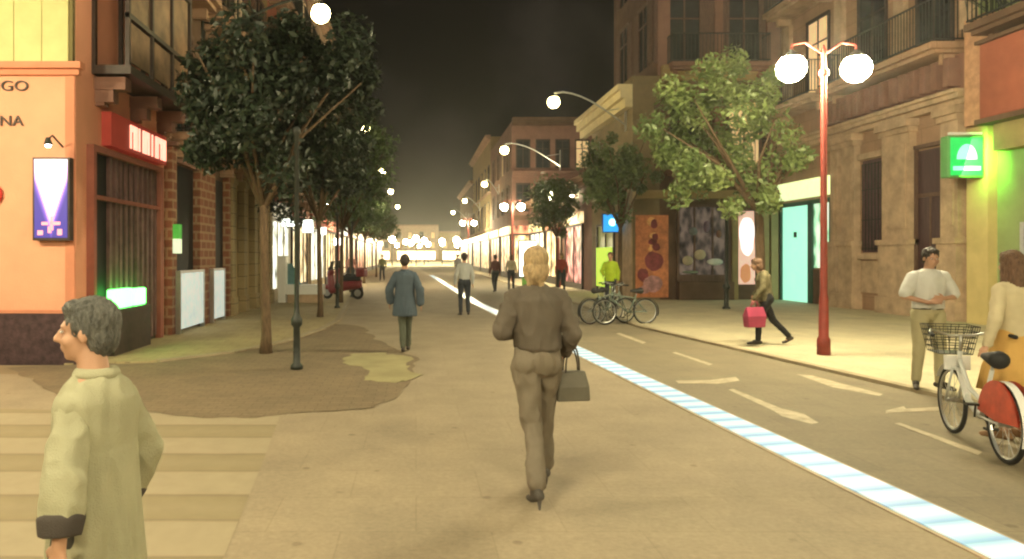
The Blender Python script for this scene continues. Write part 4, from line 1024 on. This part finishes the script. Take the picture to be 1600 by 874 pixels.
        if fem and not coat:
            for q in (-1,1): tb.ell(J['chest']+V((q*.07,.085,.02)), (.06,.05,.06))
        tb.cap(J['shL']+V((.03,0,-.022)), J['shR']+V((-.03,0,-.022)), .052, .052); tb.cap(J['neck']-V((0,0,.035)), J['shL']+V((.02,0,-.02)), .055, .048); tb.cap(J['neck']-V((0,0,.035)), J['shR']+V((-.02,0,-.02)), .055, .048)
        for S_ in 'LR':
            a, e, w = J['sh'+S_]+V((.022 if S_ == 'L' else -.022,0,-.035)), J['el'+S_], J['wr'+S_]
            if vox <= .010 or coat: tb_, tb = tb, MB(); sleeves[S_] = tb
            if sleeve == 'long': tb.cap(a, e, .060*k*s_, .052*k*s_); tb.cap(e, lerp(e, w, .97), .055*k*s_, .040*k*s_)
            elif sleeve == 'half': tb.cap(a, lerp(a, e, .82), .068*k, .066*k)
            elif sleeve == 'wide': tb.cap(a, e, .058*k, .066*k); tb.cap(e, lerp(e, w, .6 if cuff else .9), .072*k, .066*k)
            if S_ in sleeves: tb = tb_
        if coat:
            zl, rx, ry = coat
            ring_loft(tb, [(0,J['pel'].y,zl,rx,ry), (0,J['pel'].y,(zl+1.0)/2,rx*.95,ry*.95), (0,0,1.05,.172*k,.128*k), (0,0,1.2,.165*k,.12*k)])
        remesh(tb, 'coat' if coat else 'shirt', top, root, vox, 4, wr, (12,12,1.6) if coat else (7,7,2.5))
        for q_ in sleeves.values(): remesh(q_, 'sleeve', top, root, vox, 4, wr, (8,8,6))
    if collar:
        cb = MB(); cb.torus(J['neck']+V((0,-.006,.0)), .060, .026 if coat else .016, 'Z', 20, 7); remesh(cb, 'collar', collar, root, .007, 2)
    if cuff:
        for S_ in 'LR':
            e, w = J['el'+S_], J['wr'+S_]; cb = MB(); cb.tube([lerp(e,w,.52), lerp(e,w,.6), lerp(e,w,.92)], [.070*k,.080*k,.070*k], 18); remesh(cb, 'cuff', cuff, root, .008, 2)
    if belt:
        bm_ = MB(); secs = [(0,0,z,.166*s_,.119) for z in (.985,1.02)]; ring_loft(bm_, secs, 28); bo = bm_.build('belt', belt, root, True)
        MB().box(-.025,.025,.114,.126,.985,1.02).build('buckle', M['chrome'], bo)
    # bottom
    if bottom:
        b = MB(); b.ell(J['pel']+V((0,-.006,.0)), (.165 if fem else .158, .122 if not coat else .105, .125)); ring_loft(b, [(0,0,.93,.16,.12),(0,0,1.0,.158,.115),(0,0,1.035,.152,.112)])
        for S_ in 'LR':
            h_, kn, an = J['hip'+S_], J['knee'+S_], J['ank'+S_]
            b.cap(h_, kn, .082 if coat else (.098 if not fem else .095), .064); b.cap(kn, lerp(kn, an, .93), .063, .052)
            if not coat: b.ell(h_+V((0,-.036 if fem else -.045,.01)), (.085,.075,.09))
        remesh(b, 'trousers', bottom, root, vox, 4, wr*.8, (9,9,3.5))
    if skirt:
        m_, zl, rx, ry = skirt; b = MB(); seg = 40; rings = []
        for z, ax, ay, f in ((zl,rx,ry,.10),((zl+.9)/2,rx*.88,ry*.88,.06),(.90,.172,.135,.02),(1.0,.155,.118,0),(1.03,.145,.11,0)):
            rings.append([((ax*(1+f*math.sin(9*w)))*math.cos(w), (ay*(1+f*math.sin(9*w)))*math.sin(w), z) for w in [2*PI*i/seg for i in range(seg)]])
        b.loft(rings); b.build('skirt', m_, root, True)
    # shoes
    for S_ in 'LR':
        an, to = J['ank'+S_], J['toe'+S_]; d = (to-an); dz = V((d.x,d.y,0)).normalized(); b = MB()
        heel = an-dz*.045+V((0,0,-.045))
        heel.z = max(heel.z, .025) if not heels else heel.z
        b.cap(heel+V((0,0,.01)), V((to.x,to.y,to.z))+V((0,0,.008)), .036, .030); b.cap(an+V((0,0,-.01)), lerp(an,to,.5)+V((0,0,.01)), .040, .034); b.ell(to+dz*.03, (.034,.036,.024))
        so3 = remesh(b, 'shoe', shoes, root, .010, 3)
        if heels: MB().cap(heel+V((0,0,.0)), V((heel.x, heel.y-.01, max(.008, heel.z-.075))), .018, .008).build('heel', shoes, so3, True)
    return root
grey_hair = mat('grey_hair', (.13,.13,.12), .6, .45, 22, .8, 70, stretch=(3,3,1)); blond = mat('blond_hair', (.50,.36,.20), .55, .35, 18, .8, 70, stretch=(3,3,1)); dkh = mat('dark_hair', (.03,.022,.018), .5, .4, 18, .6, 60); brn = mat('brown_hair', (.16,.09,.055), .5, .4, 18, .7, 60, stretch=(3,3,1))
dshoe = mat('dark_shoe_leather', (.035,.028,.024), .4, .2, 8)
# 1 man in the raincoat, foreground left
coatm = cloth('olive_raincoat', (.39,.38,.26), .10, 3.2)
person('grey haired man in a pale olive raincoat with dark cuffs, closest at the lower left', (-1.03,2.27,.012), R(74), 1.50,
   dict(shL=(-.155,0,1.385), shR=(.155,0,1.385), elL=(-.235,-.07,1.14), wrL=(-.275,-.085,.955), hdL=(.0,.01,-.1), elR=(.26,-.02,1.12), wrR=(.24,.1,.88), hipL=(-.09,0,.92), kneeL=(-.1,.09,.5), ankL=(-.1,.1,.09), toeL=(-.11,.25,.03), ankR=(.1,-.12,.1), toeR=(.11,.02,.03), kneeR=(.1,0,.5), head=(0,.045,1.62)),
   top=coatm, coat=(.40,.20,.17), bottom=cloth('dark_trousers', (.05,.048,.042)), shoes=dshoe, hairm=grey_hair, sleeve='wide', collar=coatm, cuff=cloth('dark_cuff', (.07,.06,.055)), hy=R(22), vox=.009, topw=.98, wr=.012)
# 2 woman in the middle
jk = cloth('taupe_jacket', (.125,.105,.085), .12, 5); tr = cloth('taupe_trousers', (.20,.17,.13), .10, 5)
wm = person('blond woman walking away in a taupe jacket and trousers, holding a grey handbag', (.83,4.85,.006), R(2), 1.70,
   dict(hipL=(-.085,-.02,.93), hipR=(.085,.02,.93), kneeL=(-.045,-.05,.51), ankL=(-.06,-.32,.15), toeL=(-.07,-.18,.03), kneeR=(.085,.17,.52), ankR=(.125,.27,.12), toeR=(.15,.41,.03),
        elL=(-.255,-.05,1.17), wrL=(-.14,.17,1.14), hdL=(.05,.08,.02), elR=(.255,-.05,1.14), wrR=(.245,.14,1.0), hdR=(.0,.08,-.04), head=(.0,.02,1.625), pel=(0,0,.96)),
   top=jk, bottom=tr, shoes=cloth('grey_ankle_shoes', (.10,.09,.08)), hairm=blond, hair='bob', sleeve='long', fem=True, heels=True, collar=jk, tail=1.04, topw=1.12, wr=.020, vox=.009, hy=R(-12))
hb = thing('handbag', 'grey brown structured handbag hanging from the blond woman\'s right arm', 'handbag', (1.10,4.97,.63), R(8))
b = MB(); b.loft([[(-.12,-.05,0),(.12,-.05,0),(.12,.05,0),(-.12,.05,0)],[(-.115,-.05,.1),(.115,-.05,.1),(.115,.05,.1),(-.115,.05,.1)],[(-.09,-.03,.21),(.09,-.03,.21),(.09,.03,.21),(-.09,.03,.21)]]); b.build('bag_body', mat('bag_leather', (.12,.11,.085), .5, .15, 6), hb, bevel=.012)
b = MB()
b = MB(); b.tube([(-.055,-.03,.2)]+[(-.055*math.cos(PI*k/10)*1.0,-.03+.03*k/10,.2+.19*math.sin(PI*k/10)) for k in range(1,10)]+[(.055,0,.2)], .006, 6); b.build('handle', mat('bag_leather_dark', (.06,.05,.04), .5), hb, True)
b = MB(); b.tube([(-.055,.03,.2)]+[(-.055*math.cos(PI*k/10),.03,.2+.17*math.sin(PI*k/10)) for k in range(1,10)]+[(.055,.03,.2)], .006, 6); b.build('handle', mat('bag_leather_dark', (.06,.05,.04)), hb, True)
# 3 man in the blue coat
blu = cloth('slate_blue_coat', (.075,.10,.13), .15, 4)
person('person in a long slate blue coat walking away, left of the street centre', (-.19,12.0,.006), R(-4), 1.66,
   dict(kneeL=(-.04,.0,.5), ankL=(-.02,-.12,.10), toeL=(-.02,.0,.03), kneeR=(.05,.12,.52), ankR=(.04,.2,.09), toeR=(.04,.35,.03), elL=(-.27,-.06,1.14), wrL=(-.27,.05,.9), elR=(.27,-.02,1.14), wrR=(.28,.0,.87)),
   top=blu, coat=(.66,.22,.17), bottom=cloth('grey_green_trousers', (.10,.11,.085)), shoes=dshoe, hairm=dkh, sleeve='wide', collar=blu, hp=R(-12), vox=.013, topw=1.05, wr=.01)
# 4 white shirt
dj = cloth('dark_jeans', (.035,.04,.05)); wsh = cloth('white_shirt', (.62,.62,.60), .06)
person('small far person in a pale grey shirt and dark trousers, walking by the light strip', (1.33,19.4,.006), R(6), 1.72,
   dict(ankL=(-.11,-.04,.09), ankR=(.12,.03,.09), toeL=(-.13,.1,.03), toeR=(.14,.18,.03)), top=cloth('pale_grey_shirt', (.42,.43,.42), .06), bottom=dj, shoes=dshoe, hairm=dkh, sleeve='long', vox=.015)
# 5 shopper walking left
person('stooping shopper striding left in an olive patterned top with a magenta bag', (6.33,12.75,.04), R(78), 1.60,
   dict(hipL=(-.085,-.02,.90), hipR=(.085,.02,.90), kneeL=(-.08,.14,.5), ankL=(-.07,.15,.09), toeL=(-.07,.3,.03), kneeR=(.08,-.16,.48), ankR=(.08,-.46,.17), toeR=(.08,-.38,.05),
        chest=(0,.05,1.27), neck=(0,.10,1.44), head=(0,.17,1.58), shL=(-.17,.07,1.39), shR=(.17,.07,1.39), elL=(-.24,.12,1.12), wrL=(-.22,.26,.92), hdL=(0,.03,-.1), elR=(.23,.02,1.12), wrR=(.2,.16,.98)),
   top=cloth('olive_print_top', (.08,.075,.04), .1, 14, (.22,.19,.11)), bottom=cloth('black_leggings', (.02,.02,.022)), shoes=dshoe, hairm=brn, hair='bob', fem=True, vox=.013, topw=1.15, tail=.86, hp=R(-8))
sb = thing('shopping_bag', 'magenta shopping bag in the stooping shopper\'s hand', 'bag', (6.02,12.52,.38), R(12))
MB().loft([[(-.17,-.07,0),(.17,-.07,0),(.17,.07,0),(-.17,.07,0)],[(-.19,-.08,.2),(.19,-.08,.2),(.19,.08,.2),(-.19,.08,.2)],[(-.17,-.02,.36),(.17,-.02,.36),(.17,.02,.36),(-.17,.02,.36)]]).build('bag_body', mat('magenta_bag', (.33,.045,.10), .45, .15, 5), sb, bevel=.015)
for yy in (-.02,.02): MB().tube([(-.08,yy,.35),(-.04,yy*.5,.45),(.04,yy*.5,.45),(.08,yy,.35)], .006, 5).build('handle', mat('magenta_bag', (.33,.045,.10)), sb, True)
# 6 standing man in white shirt
kh = cloth('khaki_trousers', (.40,.36,.22), .07)
person('man in a white short sleeved shirt and khaki trousers, hands together, facing us', (6.22,8.55,.035), R(172), 1.72,
   dict(elL=(-.29,.02,1.14), wrL=(-.08,.20,1.13), hdL=(.1,.03,.0), elR=(.29,.02,1.14), wrR=(.10,.21,1.08), hdR=(-.1,.03,.02), ankL=(-.12,.02,.09), toeL=(-.17,.16,.03), ankR=(.14,0,.09), toeR=(.2,.13,.03), kneeL=(-.12,.03,.5), kneeR=(.12,.03,.5), head=(-.01,.04,1.61)),
   top=wsh, bottom=kh, shoes=dshoe, hairm=dkh, sleeve='half', belt=mat('dark_belt', (.03,.025,.02), .4), sk=skin2, vox=.010, tail=1.0, topw=1.12, hp=R(-10), collar=wsh)
# 7 woman in yellow at the right edge
yc = cloth('pale_yellow_cardigan', (.60,.52,.34), .08)
person('brown haired woman in a pale yellow cardigan and orange skirt, holding the city bicycle', (5.22,6.15,.035), R(12), 1.66,
   dict(elL=(-.26,-.04,1.12), wrL=(-.30,.0,.89), hdL=(-.06,.0,-.08), elR=(.24,.05,1.12), wrR=(.22,.2,1.0), kneeL=(-.1,.05,.5), kneeR=(.1,0,.5), head=(0,.03,1.62)),
   top=yc, shoes=cloth('tan_shoes', (.3,.18,.1)), hairm=brn, hair='long', fem=True, skirt=(cloth('orange_skirt', (.62,.38,.12), .12, 3), .46, .27, .24), vox=.010, tail=.93, topw=1.06, hy=R(-20))
person('person in a yellow green high visibility top standing behind the parked bicycles', (6.02,21.8,.04), R(150), 1.72, dict(elR=(.26,.08,1.15), wrR=(.15,.24,1.05)),
   top=cloth('yellow_green_top', (.45,.62,.04)), bottom=dj, shoes=dshoe, hairm=brn, vox=.018, tail=.84, topw=1.15)
# far walkers
cols = [('dark_plum_top',(.12,.05,.05)),('cream_top',(.5,.44,.32)),('olive_top',(.14,.15,.07)),('grey_top',(.2,.2,.2)),('red_top',(.3,.05,.04)),('pink_top',(.5,.25,.22))]
fw = [(3.55,31.5,20,'first far walker past the strip, dark plum top, beside a pale topped companion',0,'short'),(4.35,32.2,-10,'second far walker past the strip, cream top, next to the plum topped one',1,'bob'),(-2.2,46,170,'far walker in olive in front of the red lit shops on the left',2,'short'),(3.1,52,170,'tiny far walker in grey near the street centre, right of the strip',3,'short'),(6.3,30.5,150,'far walker in red on the right pavement before the low shops',4,'bob'),(-3.4,37,10,'far walker in pink among the left tree trunks',5,'bob')]
for x, y, h, l, c, hr in fw:
    person(l, (x,y,.03), R(h), 1.66+.02*c, dict(ankL=(-.1,-.12,.1), ankR=(.1,.18,.09), kneeR=(.1,.15,.5), toeL=(-.1,0,.03), toeR=(.1,.32,.03)), top=cloth(*cols[c]), bottom=dj, shoes=dshoe, hairm=brn if hr == 'bob' else dkh, hair=hr, vox=.022, fem=hr == 'bob')
